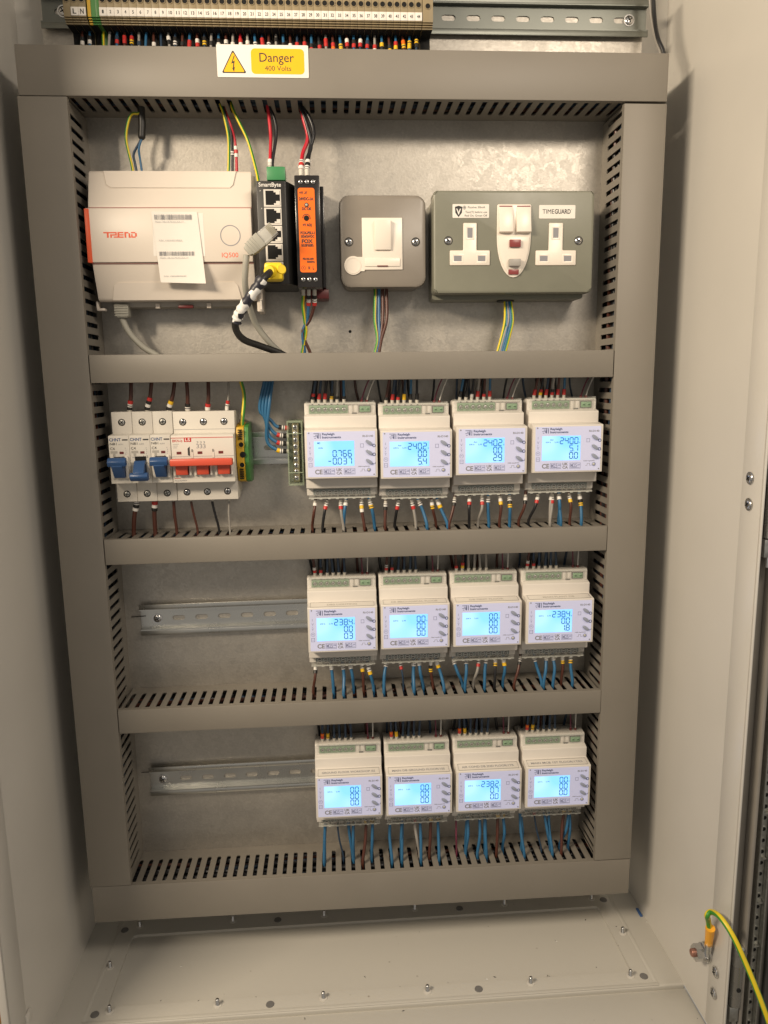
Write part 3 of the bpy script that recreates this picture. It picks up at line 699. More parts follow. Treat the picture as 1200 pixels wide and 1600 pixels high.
# second paper label hanging over the first
def paper(u0, v0, u1, v1, y, sk, lab):
    a, b = C(u0, v0, y); c, d = C(u1, v1, y); m = MB()
    n = 8; vs = []; fs = []
    for i in range(n+1):
        for j in range(n+1):
            s_ = i/n; t_ = j/n
            vs.append((a+(c-a)*s_+sk*(1-t_), y-.6*abs(s_-.5)-1.6*(1-t_)**3*(.3+s_), d+(b-d)*t_-1.5*s_*(1-t_)))
    k = n+1
    for i in range(n):
        for j in range(n): fs.append((i*k+j, (i+1)*k+j, (i+1)*k+j+1, i*k+j+1))
    m.add(vs, fs, 'paper')
    off = len(vs); 
    W_ = c-a; H_ = b-d
    rnd = random.Random(5)
    def bc(z0, z1, xo):
        x = .06*W_
        while x < .84*W_:
            w_ = rnd.choice((.35,.35,.7,1.0)); m.box(a+x+xo, a+x+w_*.8+xo, y-1.0, y-.95, z0, z1, 'print_grey'); x += w_+rnd.choice((.35,.5,.8))
    bc(b-.11*H_, b-.04*H_, sk*.08); bc(b-.62*H_, b-.56*H_, sk*.55)
    for zz, xo in ((.15, 0), (.66, .5)):
        m.text('MAC: 00:10:70:02:AA:17', a+.08*W_+sk*xo, b-zz*H_, 1.0, y-1.2, 'print_grey', w=W_*.62)
    for zz, xo in ((.41, .3), (.92, .8)):
        m.text('S/N: 10054070002', a+.1*W_+sk*xo, b-zz*H_, 1.0, y-1.5, 'print_grey', w=W_*.5)
    return m.build('paper_label', ctl, lab, smooth=60)
paper(236, 331, 314, 441, yB-.5, 5, None)
MB().add([(C(236,331,yB-.1)[0]+1, yB-.15, C(236,331,yB-.1)[1]+.4), (C(317,333,yB-.1)[0], yB-.15, C(317,333,yB-.1)[1]), (C(321,400,yB-.1)[0], yB-.15, C(321,400,yB-.1)[1]), (C(240,400,yB-.1)[0], yB-.15, C(240,400,yB-.1)[1])], [(0,3,2,1)], 'paper').build('paper_label', ctl)
m = MB()   # feet, red latch and terminals below the case
zb2 = zb-1
m.box(14, X1-8, -30, -8, zb2-3, zb2+2, 'cream_dark')
for u_ in (247, 327): a1, _ = C(u_, 480, -30); m.box(a1-2, a1+2, -32, -26, zb2-4.5, zb2, 'trend_white')
a1, _ = C(158, 480, -36); m.box(a1-4, a1+4, -38, -30, zb2-7, zb2-4.5, 'trend_white', .8); m.box(a1-4, a1-2, -38, -30, zb2-5, zb2+2, 'trend_white', .5)
m.build('base_rail', ctl)
a1, _ = C(291, 480, -32); m = MB(); m.box(a1-7.5, a1+7.5, -35, -31, zb2-5, zb2-1.5, 'maroon', 1.2); m.build('latch', ctl)
m = MB(); a1, b1 = C(393, 275, -38); a2, b2 = C(411.5, 487, -38); m.box(a1, a2, -38, -10, b2, b1, 'trend_white', 1.2); m.box(a1+4, a2-2, -39.2, -38, b2+2, b2+11, 'cream', .8)
m.build('end_module', ctl)

# ------------------------------------------------------------------ network switch
ys = -66
a = at(400, 283, ys); b = at(447, 442, ys)
sw = thing('network_switch', 'black network switch with stacked white-framed ports between the controller and orange unit', 'switch', (a.x, 0, 0))
def N(u, v, y=ys): q = at(u, v, y); return q.x-a.x, q.z
w1, _ = N(446, 300); zb_ = N(420, 444)[1]; zt_ = N(420, 282.5)[1]
m = MB(); m.prism([(0,0),(0,ys),(w1,ys),(w1+2,ys+2),(w1+8,ys+16),(w1+8,-8),(w1+6,0)], zb_, zt_, 'black', 'z', .7); m.build('case', sw)
m = MB(); a1, b1 = N(404, 291.5); a2, _ = N(439, 291); m.text('SmartByte', a1, b1, 3.6, ys-.15, 'white', w=a2-a1, bold=.01)
a1, b1 = N(406, 299.5); m.text('P', a1, b1, 1.4, ys-.15, 'white'); a1, b1 = N(408, 327); m.text('4', a1, b1, 1.4, ys-.15, 'white'); m.build('lettering', sw, smooth=0)
pa = N(411, 296); pb = N(438, 320); ph = 24.0/1.62
xa, za = N(411.5, 296); xe, _ = N(438.5, 296)
fr = MB()
for k in range(5):
    zt2 = za - k*16.2; zb2 = zt2-15.4
    q = MB(); q.box(xa, xe, ys-.5, ys+.2, zb2, zt2, 'cream')
    q.box(xa+1.8, xe-1.0, ys-.75, ys-.4, zb2+1.6, zt2-1.2, 'hole_and_shade')
    q.box(xe-4.6, xe-1.1, ys-.95, ys-.7, zb2+1.4, zb2+5, 'cream'); q.box(xe-4.6, xe-1.1, ys-.95, ys-.7, zt2-4.6, zt2-1.1, 'cream'); q.box(xe-6.6, xe-4.6, ys-.95, ys-.7, zb2+1.5, zb2+3, 'cream'); q.box(xe-6.6, xe-4.6, ys-.95, ys-.7, zt2-2.7, zt2-1.2, 'cream')
    q.build('port', sw)
a1, b1 = N(418, 283, -50); a2, b2 = N(446, 264, -50)
m = MB(); m.box(a1, a2, -58, -38, b1-1, b2, 'plug_green', .6); m.box(a1+2, a2-2, -54, -42, b2-.2, b2+1.2, 'plug_green', .3); m.build('power_plug', sw)

# ------------------------------------------------------------------ orange power supply
yp = -68
a = at(459.5, 274, yp); 
ps = thing('power_supply', 'slim black power supply with bright orange front label', 'power supply', (a.x, 0, 0))
def N(u, v, y=yp): q = at(u, v, y); return q.x-a.x, q.z
w1, _ = N(499.5, 300); zt_ = N(480, 273.5)[1]; zb_ = N(480, 449)[1]
m = MB(); m.box(0, w1, yp, -6, zb_, zt_, 'black_gloss', .8); m.box(w1, w1+3.5, -40, -4, zb_+3, zt_-3, 'black_gloss', .6); m.build('case', ps)
m = MB(); m.box(3, w1+6, -34, -6, zb_-7, zb_+2, 'maroon', .8); m.build('rail_foot', ps)
xa, za = N(465, 293.5); xb, zb2 = N(495, 425.5)
MB().rrect(xa, xb, zb2, za, 2.2, yp-.25, yp, 'orange').build('orange_label', ps)
m = MB(); lw = xb-xa; lh = za-zb2
def T(s_, fx, fz, h, fw=None, bold=0.05): m.text(s_, xa+fx*lw, zb2+fz*lh, h, yp-.35, 'ink', w=(fw*lw if fw else None), bold=bold)
T('+V -V', .08, .925, 2.6, .48); T('24VDC-1A', .06, .855, 2.6, .86); T('DC OK', .22, .74, 2.4, .58); T('+V ADJ', .22, .55, 2.4, .55)
T('FOX-PSU-1', .08, .455, 2.5, .86); T('S024/24VDC', .1, .415, 2.2, .82); T('FOX', .14, .352, 3.2, .68); T('FOX INDUSTRIAL', .12, .325, 1.2, .74); T('100-240V 50/60Hz', .12, .308, 1.2, .74)
T('PRI:100-240V', .18, .15, 1.8, .68); T('50/60Hz', .42, .115, 1.8, .48); T('N', .50, .035, 2.8, .1); T('L', .76, .035, 2.8, .08)
m.build('lettering', ps, smooth=0)
m = MB(); m.cyl((xa+.5*lw, yp-.1, zb2+.80*lh), (0,-1,0), 2.0, .5, 'black', 16); m.dome((xa+.5*lw, yp-.6, zb2+.80*lh), (0,-1,0), 1.3, .7, 'cream_dark', 12, 3); m.build('indicator_lamp', ps)
m = MB(); m.cyl((xa+.47*lw, yp-.1, zb2+.645*lh), (0,-1,0), 2.5, .4, 'hole_and_shade', 16)
for k in range(14):
    an = R(-10+200*k/14); m.box(xa+.47*lw+3.5*math.cos(an)-.35, xa+.47*lw+3.5*math.cos(an)+.35, yp-.4, yp-.3, zb2+.645*lh+3.5*math.sin(an)-.35, zb2+.645*lh+3.5*math.sin(an)+.35, 'ink')
m.build('adjuster', ps)
m = MB(); m.ring((xa+.2*lw, yp-.36, zb2+.052*lh), (0,1,0), 2.1, 1.8, .1, 'ink'); m.box(xa+.2*lw-1, xa+.2*lw+1, yp-.4, yp-.3, zb2+.05*lh-.15, zb2+.05*lh+.15, 'ink'); m.box(xa+.2*lw-.15, xa+.2*lw+.15, yp-.4, yp-.3, zb2+.05*lh, zb2+.066*lh, 'ink'); m.build('earth_symbol', ps)
for v_, us in ((284, (469.5, 479.5, 489)), (436.5, (474, 483.5, 493))):
    for u_ in us:
        q, z_ = N(u_, v_); m = MB(); m.cyl((q, yp-.05, z_), (0,-1,0), 2.6, .2, 'hole_and_shade', 14); m.screw((q, yp-.2, z_), (0,-1,0), 2.1, 'steel', ang=random.uniform(0, 1)); m.build('terminal_screw', ps)

# ------------------------------------------------------------------ fused spur switch
yf = -42
a = at(529, 304, yf); b = at(666, 449, yf)
fs_ = thing('fused_switch', 'grey metal fused spur with a single white rocker switch', 'switch', (a.x, 0, b.z))
W1 = b.x-a.x; H1 = a.z-b.z
def N(u, v, y=yf): q = at(u, v, y); return q.x-a.x, q.z-b.z
MB().rrect(2, W1-2, 1, H1-2, 9, -30, -.2, 'spur_grey').build('back_box', fs_)
MB().rrect(0, W1, 0, H1, 10, yf, -27, 'spur_grey', 3, n=6).build('front_plate', fs_)
xa, za = N(565, 340.5); xb, zb2 = N(629, 421.5)
m = MB(); m.box(xa, xb, yf-1.2, yf+.2, zb2, za, 'socket_white', .5); x_, z_ = N(552, 415); m.cyl((x_, yf+.2, z_), (0,-1,0), 8.9, 1.4, 'socket_white', 28)
m.box(x_, xa+2, yf-1.15, yf+.1, z_-5.5, z_+8, 'socket_white'); m.build('insert', fs_)
xs, zs = N(585, 345.5); xs2, zs2 = N(610.5, 391)
m = MB(); m.prism([(yf-1.1, zs2-.3), (yf-1.1, zs+.3), (yf-6.5, zs), (yf-3.5, zs2)], xs, xs2, 'socket_white', 'x', .4); m.build('rocker', fs_)
m = MB(); m.ring((x_, yf-1.2, z_), (0,-1,0), 7.6, 7.0, .35, 'socket_white', 28); m.build('flex_outlet_cover', fs_)
xf, zf = N(570, 404); xg, zg = N(625, 416.5)
m = MB(); m.box(xf, xg, yf-2.1, yf-1.1, zg, zf, 'socket_white', .4); xh, zh = N(589, 416.6); xi, _ = N(606, 416); m.box(xh, xi, yf-2.3, yf-1.9, zh-.2, zh+.8, 'maroon'); m.build('fuse_holder', fs_)
for u_ in (545, 649.5):
    q, z2 = N(u_, 378); m = MB(); m.ring((q, yf, z2), (0,-1,0), 4.3, 3.6, .3, 'black', 20); m.screw((q, yf, z2), (0,-1,0), 3.7, 'steel', ang=.3); m.build('plate_screw', fs_)

# ------------------------------------------------------------------ double RCD socket
yr = -50
a = at(677, 297, yr); b = at(925, 457, yr)
so = thing('double_socket', 'grey metal double socket outlet with white inserts and test buttons', 'socket', (a.x, 0, b.z))
W1 = b.x-a.x; H1 = a.z-b.z
def N(u, v, y=yr): q = at(u, v, y); return q.x-a.x, q.z-b.z
MB().rrect(1.5, W1-3, -4, H1-3, 3, -30, -.2, 'olive_grey').build('back_box', so)
MB().rrect(0, W1, 0, H1, 4.5, yr, -28, 'olive_grey', 2.2, n=5).build('front_plate', so)
m = MB(); q, z2 = N(786, 458, -18); m.cyl((q+2, -20, -5.5), (0,0,1), 9, 2, 'black', 20); m.build('grommet', so)
for (ua, va, ub, vb) in ((707, 319, 764, 340.5), (842.5, 320.5, 898.5, 341.5)):
    xa, za = N(ua, va); xb, zb2 = N(ub, vb); MB().rrect(xa, xb, zb2, za, .8, yr-.3, yr, 'paper').build('badge', so)
m = MB(); xa, za = N(847.5, 334); xb, _ = N(893, 334); xm = xa+(xb-xa)*.40
m.text('TIME', xa, za, 4.2, yr-.4, 'ink', w=xm-xa); m.text('GUARD', xm+.5, za, 4.2, yr-.4, 'ink', w=xb-xm-1.5, bold=.02); m.text('o', xb-.6, za+3.4, .9, yr-.4, 'ink')
for s_, u_, v_, u2 in (('Passive 30mA', 731, 325.5, 758), ('Test(T) before use', 727, 333, 761), ('Red On, Green Off', 726, 338.5, 761)):
    x_, z_ = N(u_, v_); x2, _ = N(u2, v_); m.text(s_, x_, z_, 1.9, yr-.4, 'ink', w=x2-x_)
x_, z_ = N(716.5, 330)
m.prism([(x_-3.6, z_+4), (x_, z_+5), (x_+3.6, z_+4), (x_+3.2, z_-1.5), (x_, z_-5.5), (x_-3.2, z_-1.5)], yr-.38, yr-.3, 'ink', 'y'); m.text('V', x_-2.4, z_-3, 5.2, yr-.45, 'white', w=4.8, bold=.03)
x_, z_ = N(725.5, 324.5); m.box(x_-1.3, x_+1.3, yr-.4, yr-.32, z_-.2, z_+.2, 'ink'); m.box(x_-.2, x_+.2, yr-.4, yr-.32, z_-1.3, z_+1.3, 'ink'); m.ring((x_, yr-.38, z_), (0,1,0), 1.7, 1.4, .05, 'ink')
m.build('lettering', so, smooth=0)
def outlet(um):
    xa, za = N(um-10.5, 348.5); xb, zb_ = N(um+10.5, 391); xc, zc_ = N(um-31.5, 391.5); xd, zd = N(um+31, 414.5)
    P = [(xc, zd), (xd, zd), (xd, zc_), (xb, zc_), (xb, za), (xa, za), (xa, zc_), (xc, zc_)]
    m = MB(); m.prism(P, yr-1.2, yr+.1, 'socket_white', 'y', .9)
    for (u0, v0, u1, v1) in ((um-4, 356.5, um+4, 372), (um-25, 400, um-13, 408.5), (um+12.5, 400, um+24, 408.5)):
        x0, z1 = N(u0, v0); x1, z0 = N(u1, v1)
        # bevelled rim round a dark shutter hole
        o_ = .9; y0 = yr-1.25
        vs = [(x0-o_, y0-.3, z0-o_), (x1+o_, y0-.3, z0-o_), (x1+o_, y0-.3, z1+o_), (x0-o_, y0-.3, z1+o_), (x0, y0-.02, z0), (x1, y0-.02, z0), (x1, y0-.02, z1), (x0, y0-.02, z1), (x0-2*o_, y0, z0-2*o_), (x1+2*o_, y0, z0-2*o_), (x1+2*o_, y0, z1+2*o_), (x0-2*o_, y0, z1+2*o_)]
        m.add(vs, [(0,1,5,4),(1,2,6,5),(2,3,7,6),(3,0,4,7),(8,9,1,0),(9,10,2,1),(10,11,3,2),(11,8,0,3)], 'socket_white')
        m.box(x0, x1, y0-.04, y0+.1, z0, z1, 'print_grey')
    m.build('outlet', so)
outlet(734); outlet(868)
# central module with half-ellipse end
xa, za = N(776.5, 319.5); xb, _ = N(830, 319.5); _, zm = N(800, 370); _, zb_ = N(800, 434)
cx = (xa+xb)/2; hw = (xb-xa)/2
P = [(xa+1, za), (xa, za-1)] + [(cx-hw*math.cos(R(180*k/16)), zm-(zm-zb_)*math.sin(R(180*k/16))) for k in range(17)] + [(xb, za-1), (xb-1, za)]
m = MB(); m.prism(P, yr-1.3, yr+.1, 'socket_white', 'y', .6); m.build('rcd_module', so)
P2 = [(cx+(x-cx)*.9, zm+(z-zm)*.93-.6) for x, z in P if z <= zm+1]
m = MB(); m.prism(P2, yr-2.2, yr-1.25, 'socket_white', 'y', .5); m.build('raised_tongue', so)
for (u0, u1) in ((779, 800), (806.5, 828)):
    x0, z1 = N(u0, 323.5); x1, z0 = N(u1, 365)
    m = MB(); m.prism([(yr-1.2, z0), (yr-1.2, z1), (yr-1.9, z1-.2), (yr-6.3, z0+.8)], x0, x1, 'socket_white', 'x', .35); m.box(x0+.5, x1-.5, yr-1.75, yr-1.25, z1-.1, z1+.9, 'neon'); m.build('rocker', so)
for nm, (u0, v0, u1, v1), ma, dy in (('test_button', (795, 375.5, 812, 387), 'neon', 2.5), ('reset_button', (793.5, 406, 811, 417), 'grey_button', 5.0), ('indicator_window', (793.5, 421.5, 809.5, 429.5), 'neon', .5)):
    x0, z1 = N(u0, v0); x1, z0 = N(u1, v1); MB().box(x0, x1, yr-2.2-dy, yr-2.1, z0, z1, ma, .35).build(nm, so)
for u_ in (700.5, 904):
    q, z2 = N(u_, 376); m = MB(); m.ring((q, yr, z2), (0,-1,0), 4.2, 3.6, .3, 'black', 20); m.screw((q, yr, z2), (0,-1,0), 3.7, 'steel', ang=.9); m.build('plate_screw', so)

# ------------------------------------------------------------------ breakers
yT, yM, yG = -46, -62, -70
def screwhole(m, x, y, z, bright=0):
    m.cyl((x, y, z), (0,-1,0), 3.5, .25, 'hole_and_shade', 18); m.dome((x, y-.2, z), (0,-1,0), 2.7, .5, 'steel_dull' if not bright else 'steel', 14, 3)
    an = random.uniform(0, 1.5)
    T = m.T.copy(); m.T = T @ Matrix.Translation((x, y-.72, z)) @ Matrix.Rotation(an, 4, 'Y')
    m.box(-2.2, 2.2, -.1, .1, -.35, .35, 'hole_and_shade'); m.box(-.35, .35, -.1, .1, -2.2, 2.2, 'hole_and_shade'); m.T = T
def toggle(m, cx, z0, z1, up, ma, wide, nar):
    """lever swung up (True) or down: narrow stem with a wide paddle"""
    zt, zb = z1, z0; hp = (z1-z0)*.42
    if up:
        m.prism([(yM-.5, zb), (yM-.5, zt-2), (yM-13, zt-2), (yM-14, zt-hp), (yM-5, zb)], cx-nar/2, cx+nar/2, ma, 'x', .4)
        m.prism([(yM-7.5, zt-hp*.9), (yM-8, zt), (yM-12, zt), (yM-15, zt-hp*.45), (yM-13.5, zt-hp)], cx-wide/2, cx+wide/2, ma, 'x', .9)
    else:
        m.prism([(yM-.5, zt), (yM-.5, zb+2), (yM-13, zb+3), (yM-14, zb+hp), (yM-5, zt)], cx-nar/2, cx+nar/2, ma, 'x', .4)
        m.prism([(yM-7, zb+hp), (yM-7, zb), (yM-11, zb-.5), (yM-15, zb+hp*.5), (yM-13, zb+hp)], cx-wide/2, cx+wide/2, ma, 'x', 1.2)
def poleshell(m, x0, x1, zt, zts, zbs, zb, ma='mcb_white'):
    m.prism([(-8, zb+6), (-8, zt-6), (-30, zt), (yT, zt), (yT, zts), (yM, zts-1), (yM, zbs+1), (yT, zbs), (yT, zb), (-30, zb)], x0+.12, x1-.12, ma, 'x', .5)
bx = [at(u, 700, yM).x for u in (169.7, 202.3, 234.9, 266.8)]
zTt = at(200, 643.5, yT).z; zTs = at(200, 679, yM).z; zBs = at(200, 757, yM).z; zBt = at(200, 784, yT).z
amps = ['C6', 'C4', 'C4']; ups = [True, False, True]
labs = ['left breaker of three with blue lever up, marked C6', 'middle breaker of three, its blue lever pulled down', 'third breaker with blue lever up, touching the red isolator']
for i in range(3):
    t = thing('circuit_breaker', labs[i], 'breaker', (bx[i], 0, zBt), group='single pole breakers with blue levers')
    w_ = bx[i+1]-bx[i]; q = lambda z: z-zBt
    sh = 3.2 if False else 0
    m = MB(); poleshell(m, 0, w_, q(zTt), q(zTs), q(zBs), 0); m.build('case', t)
    # u,v of details measured on the first breaker
    def N(u, v, y=yM): p = at(u, v, y); return p.x-bx[0], p.z-zBt
    m = MB(); xx, z_ = N(190.5, 660, yT); screwhole(m, w_/2, yT, z_); m.build('terminal_screw', t)
    m = MB(); xx, z_ = N(198, 772, yT); screwhole(m, w_/2, yT, z_); m.build('terminal_screw', t)
    x0, z1 = N(173, 718.5); x1, z0 = N(201, 744)
    m = MB()
    cz1, cz0 = N(185, 717)[1], N(185, 746)[1]
    for s_ in (-1, 1): m.box(w_/2+s_*7-1.6, w_/2+s_*7+1.6, yM-3.2, yM+.2, cz0-1, cz1+(3 if ups[i] else -5), 'mcb_white', 1.0)
    m.build('lever_guard', t)
    m = MB(); m.box(w_/2-5.4, w_/2+5.4, yM-.3, yM+.1, cz0, cz1+2, 'hole_and_shade'); toggle(m, w_/2, cz0-(0 if ups[i] else 2.5), cz1+(2 if ups[i] else -2), ups[i], 'blue_switch', w_-2.5, 10.5); m.build('lever', t)
    m = MB(); k = w_/20.5
    zA = N(180, 689.5)[1]; m.text('CHNT', 1.0, zA, 2.9, yM-.12, 'chint_blue', w=11.2, bold=.02); m.box(13.4, 18.8, yM-.12, yM, zA+.5, zA+1.8, 'ink')
    zA = N(180, 695.5)[1]; m.text('NB1', 1.4, zA, 2.3, yM-.12, 'ink', w=6.5, bold=.01); m.text('-63H', 9, zA, 1.4, yM-.12, 'print_grey', w=5)
    zA = N(180, 703)[1]; m.text(amps[i], 1.4, zA, 2.5, yM-.12, 'ink', w=4.6, bold=.005)
    zA = N(180, 709)[1]; m.box(1.6, 8.2, yM-.12, yM, zA+.2, zA+2.6, 'cream_dark'); m.box(3.6, 6, yM-.12, yM, zA-2.8, zA, 'cream_dark'); m.box(10.2, 14.2, yM-.2, yM, zA-.4, zA+1.9, 'maroon')
    for a_ in range(4): m.box(15.8+.5*a_*(3-a_)*.5, 16.2+.5*a_*(3-a_)*.5, yM-.12, yM, zA-1+a_*1.9, zA+a_*1.9, 'print_grey')
    zA = N(180, 715)[1]; m.box(2.2, 11, yM-.12, yM, zA-.2, zA+.25, 'print_grey'); m.text('1 2', 13, zA-.6, 2.0, yM-.12, 'ink', w=4.6)
    m.build('print', t, smooth=0)
# three-pole isolator with red bar
X0 = bx[3]+.3; X1_ = at(365.5, 700, yM).x; t = thing('isolator_switch', 'cream three-pole isolator with linked red levers and red top line', 'isolator', (X0, 0, zBt)); w_ = X1_-X0
q = lambda z: z-zBt
zt2 = at(320, 642.5, yT).z-zBt; zs2 = at(320, 678, yM).z-zBt; zl2 = at(320, 755, yM).z-zBt; zb2 = at(320, 781, yT).z-zBt
m = MB(); poleshell(m, 0, w_, zt2, zs2, zl2, zb2); m.build('case', t)
def N(u, v, y=yM): p = at(u, v, y); return p.x-X0, p.z-zBt
p3 = w_/3
for i in range(3):
    for (u0, v_) in ((289, 659.5), (294, 769)):
        m = MB(); xx, z_ = N(u0, v_, yT); screwhole(m, p3*(i+.5)-.5, yT, z_, 1); m.build('terminal_screw', t)
    m = MB(); xx, z_ = N(300, 741); _, z1 = N(300, 728.5)
    m.box(p3*(i+.5)-6, p3*(i+.5)+6, yM-.3, yM+.1, z_-.5, z1+4, 'hole_and_shade'); m.prism([(yM-.3, z_), (yM-.3, z1+2), (yM-8, z1+2), (yM-5.5, z_)], p3*(i+.5)-5.6, p3*(i+.5)+5.6, 'red_switch', 'x', .5); m.build('lever', t)
    m = MB()
    for s_ in (-1, 1): m.box(p3*(i+.5)+s_*7.6-1.3, p3*(i+.5)+s_*7.6+1.3, yM-3.4, yM+.2, z_-1, z1+3.5, 'mcb_white', .9)
    m.build('lever_guard', t)
xx, z1 = N(300, 717, yM-12); _, z0 = N(300, 728, yM-12); m = MB(); m.box(.5, w_-.5, yM-14, yM-6, z0, z1, 'red_switch', 1.3); m.build('lever_bar', t)
m = MB(); _, zr = N(300, 684); m.box(0.4, w_-.4, yM-.15, yM, zr-.3, zr+.3, 'red')
x0, zq = N(287.5, 690); m.box(x0, x0+7, yM-.2, yM, zq-.3, zq+4, 'red'); m.text('LS', x0+1.1, zq+.5, 2.8, yM-.3, 'white', w=4.8, bold=.02)
x0, zq = N(269.5, 691); m.text('BKN-b', x0, zq, 2.6, yM-.12, 'red', w=9.6, bold=.01)
for k in range(3): m.box(x0+.3, x0+6-k, yM-.12, yM, zq-2.2-k*1.8, zq-1.8-k*1.8, 'print_grey')
for i in range(3):
    x_, z_ = N(310+5.2*i, 700); m.text('3', x_-2, z_-.2, 4.2, yM-.12, 'print_grey', w=2.6); m.text('3', x_-1.6, z_+4.6, 2.2, yM-.12, 'print_grey', w=1.8)
_, zq = N(300, 710.5); m.box(.4, w_-.4, yM-.12, yM, zq-1.8, zq-1.5, 'print_grey')
for i in range(3): m.box(p3*(i+.25), p3*(i+.25)+4.6, yM-.2, yM, zq+.6, zq+3.2, 'maroon')
for i in range(1, 3): m.box(p3*i-1.2, p3*i+1.0, yM-.5, yM, zq-3.4, zq+5.0, 'mcb_white', .3); m.box(p3*i-.6, p3*i+.4, yM-.55, yM-.45, zq+2.6, zq+5.4, 'ink')
m.prism([(p3*1-4.4, zq-.4), (p3-2.4, zq-1.2), (p3-2.4, zq+8.2), (p3-4.4, zq+6.2)], yM-.2, yM, 'ink', 'y')
x0, zq = N(273, 749.5); m.box(x0, x0+6, yM-.12, yM, zq+1, zq+1.5, 'red'); m.text('AC230/400V', x0, zq-1.8, 1.5, yM-.12, 'print_grey', w=12)
m.box(.3, w_-.3, yT-.12, yT, N(300, 671, yT)[1]-.15, N(300, 671, yT)[1]+.2, 'print_grey')
m.build('print', t, smooth=0)

# earth terminal on the rail
x0 = at(369, 700, -50).x; x1 = at(381, 700, -50).x; x2 = at(389.5, 700, -40).x
zt = at(378, 668, -50).z; zb = at(378, 752, -50).z
t = thing('earth_terminal', 'green and yellow earth terminal beside the red isolator', 'terminal', (x0, 0, 0))
zm = (zt+zb)/2
for nm, a_, b_, ma, dy in (('yellow_body', 0, x1-x0, 'earth_yellow', 0), ('green_body', x1-x0+.1, x2-x0, 'green', 1.5)):
    m = MB(); m.prism([(-8, zb-4), (-8, zt+4), (-30, zt+3), (-44+dy, zt), (-48+dy, zm+12), (-50+dy, zm+8), (-50+dy, zm-8), (-48+dy, zm-12), (-44+dy, zb), (-30, zb-3)], a_, b_, ma, 'x', .4); m.build(nm, t)
m = MB()
for k in range(5): m.box(2, 6.3, -48.5+abs(2-k)*.1, -46, zt-3.2-2.2*k, zt-2.2-2.2*k, 'hole_and_shade'); m.box(2, 6.3, -48.5, -45.5, zb+2.2+2.2*k, zb+3.2+2.2*k, 'hole_and_shade')
m.build('grooves', t)
for zz in (zm+10, zm-10.5): 
    m = MB(); m.cyl((5.2, -50.0, zz), (0,-1,0), 2.6, .5, 'hole_and_shade', 14); m.ring((5.2, -50.1, zz), (0,-1,0), 3.1, 2.5, .7, 'earth_yellow', 14); m.build('screw_hole', t)
m = MB(); m.cyl((6.4, -50.2, zm), (0,-1,0), 3.0, .6, 'hole_and_shade', 14); m.build('centre_hole', t)

# neutral terminal with brass screws
x0 = at(449, 700, -38).x; x1 = at(473.5, 700, -38).x; zt = at(460, 657.5, -38).z; zb = at(460, 759, -38).z
t = thing('neutral_terminal', 'clear-cased brass neutral terminal left of the upper meters', 'terminal', (x0, 0, zb))
W_, H_ = x1-x0, zt-zb
m = MB(); m.box(0, W_, -14, -8, 0, H_, 'clear_green', .5); m.box(0, 1.4, -38, -14, 0, H_, 'clear_green', .3); m.box(W_-1.4, W_, -38, -14, 0, H_, 'clear_green', .3); m.box(1.5, W_-1.5, -38, -14, H_-2, H_, 'clear_green', .3); m.box(1.5, W_-1.5, -38, -14, 0, 2, 'clear_green', .3)
m.build('clear_case', t)
m = MB(); m.box(W_*.32, W_*.72, -30, -14.2, 3.2, H_-3.2, 'brass', .4); m.build('brass_bar', t)
for k in range(2): m = MB(); m.box(.2, W_-.2, -39, -37.4, H_*(.205+.60*k)-.5, H_*(.205+.60*k)+.5, 'clear_green', .2); m.build('cross_rib', t)
for k in range(9):
    z_ = 7+(H_-14)*k/8; m = MB(); m.cyl((W_*.52, -30, z_), (0,-1,0), 2.9, 1.2, 'brass', 14); m.screw((W_*.52, -31.2, z_), (0,-1,0), 2.8, 'steel', ang=random.uniform(0, 1.5), dome=.8); m.build('brass_screw', t)

# ------------------------------------------------------------------ energy meters
FW, FH = 72.3, 48.4
SEG = {'0':'abcdef','1':'bc','2':'abged','3':'abgcd','4':'fgbc','5':'afgcd','6':'afgedc','7':'abc','8':'abcdefg','9':'abcdfg','-':'g'}
def digit(m, ch, x, z, w, h, y):
    """x,z = lower left of the cell"""
    s = .86; g = .06; hx = w; H2 = h/2
    def bar(pts): m.prism(pts, y, y+.05, 'screen_digit', 'y')
    def hor(zc): bar([(x+g, zc), (x+s/2+g, zc+s/2), (x+hx-s/2-g, zc+s/2), (x+hx-g, zc), (x+hx-s/2-g, zc-s/2), (x+s/2+g, zc-s/2)])
    def ver(xc, za, zb): bar([(xc, za+g), (xc+s/2, za+s/2+g), (xc+s/2, zb-s/2-g), (xc, zb-g), (xc-s/2, zb-s/2-g), (xc-s/2, za+s/2+g)])
    for c in SEG[ch]:
        if c == 'a': hor(z+h)
        if c == 'g': hor(z+H2)
        if c == 'd': hor(z)
        if c == 'b': ver(x+hx, z+H2, z+h)
        if c == 'c': ver(x+hx, z, z+H2)
        if c == 'f': ver(x, z+H2, z+h)
        if c == 'e': ver(x, z, z+H2)
def number(m, s, xr, z, y):
    x = xr; h = 6.1; w = 3.3; p = 5.05
    i = len(s)-1
    while i >= 0:
        if s[i] == '.': m.box(x+p-1.35, x+p-.75, y, y+.05, z-.35, z+.3, 'screen_digit')
        else:
            if s[i] == '1': pass
            digit(m, s[i], x-w, z, w, h, y) if s[i] != '.' else None
            x -= p
        if i > 0 and s[i-1] == '.':
            x_dot = x + (p-w)*.5
            m.box(x_dot-.1, x_dot+.55, y, y+.05, z-.35, z+.35, 'screen_digit'); i -= 1
        i -= 1
B = 74.5                                     # base offset: local z of the face top
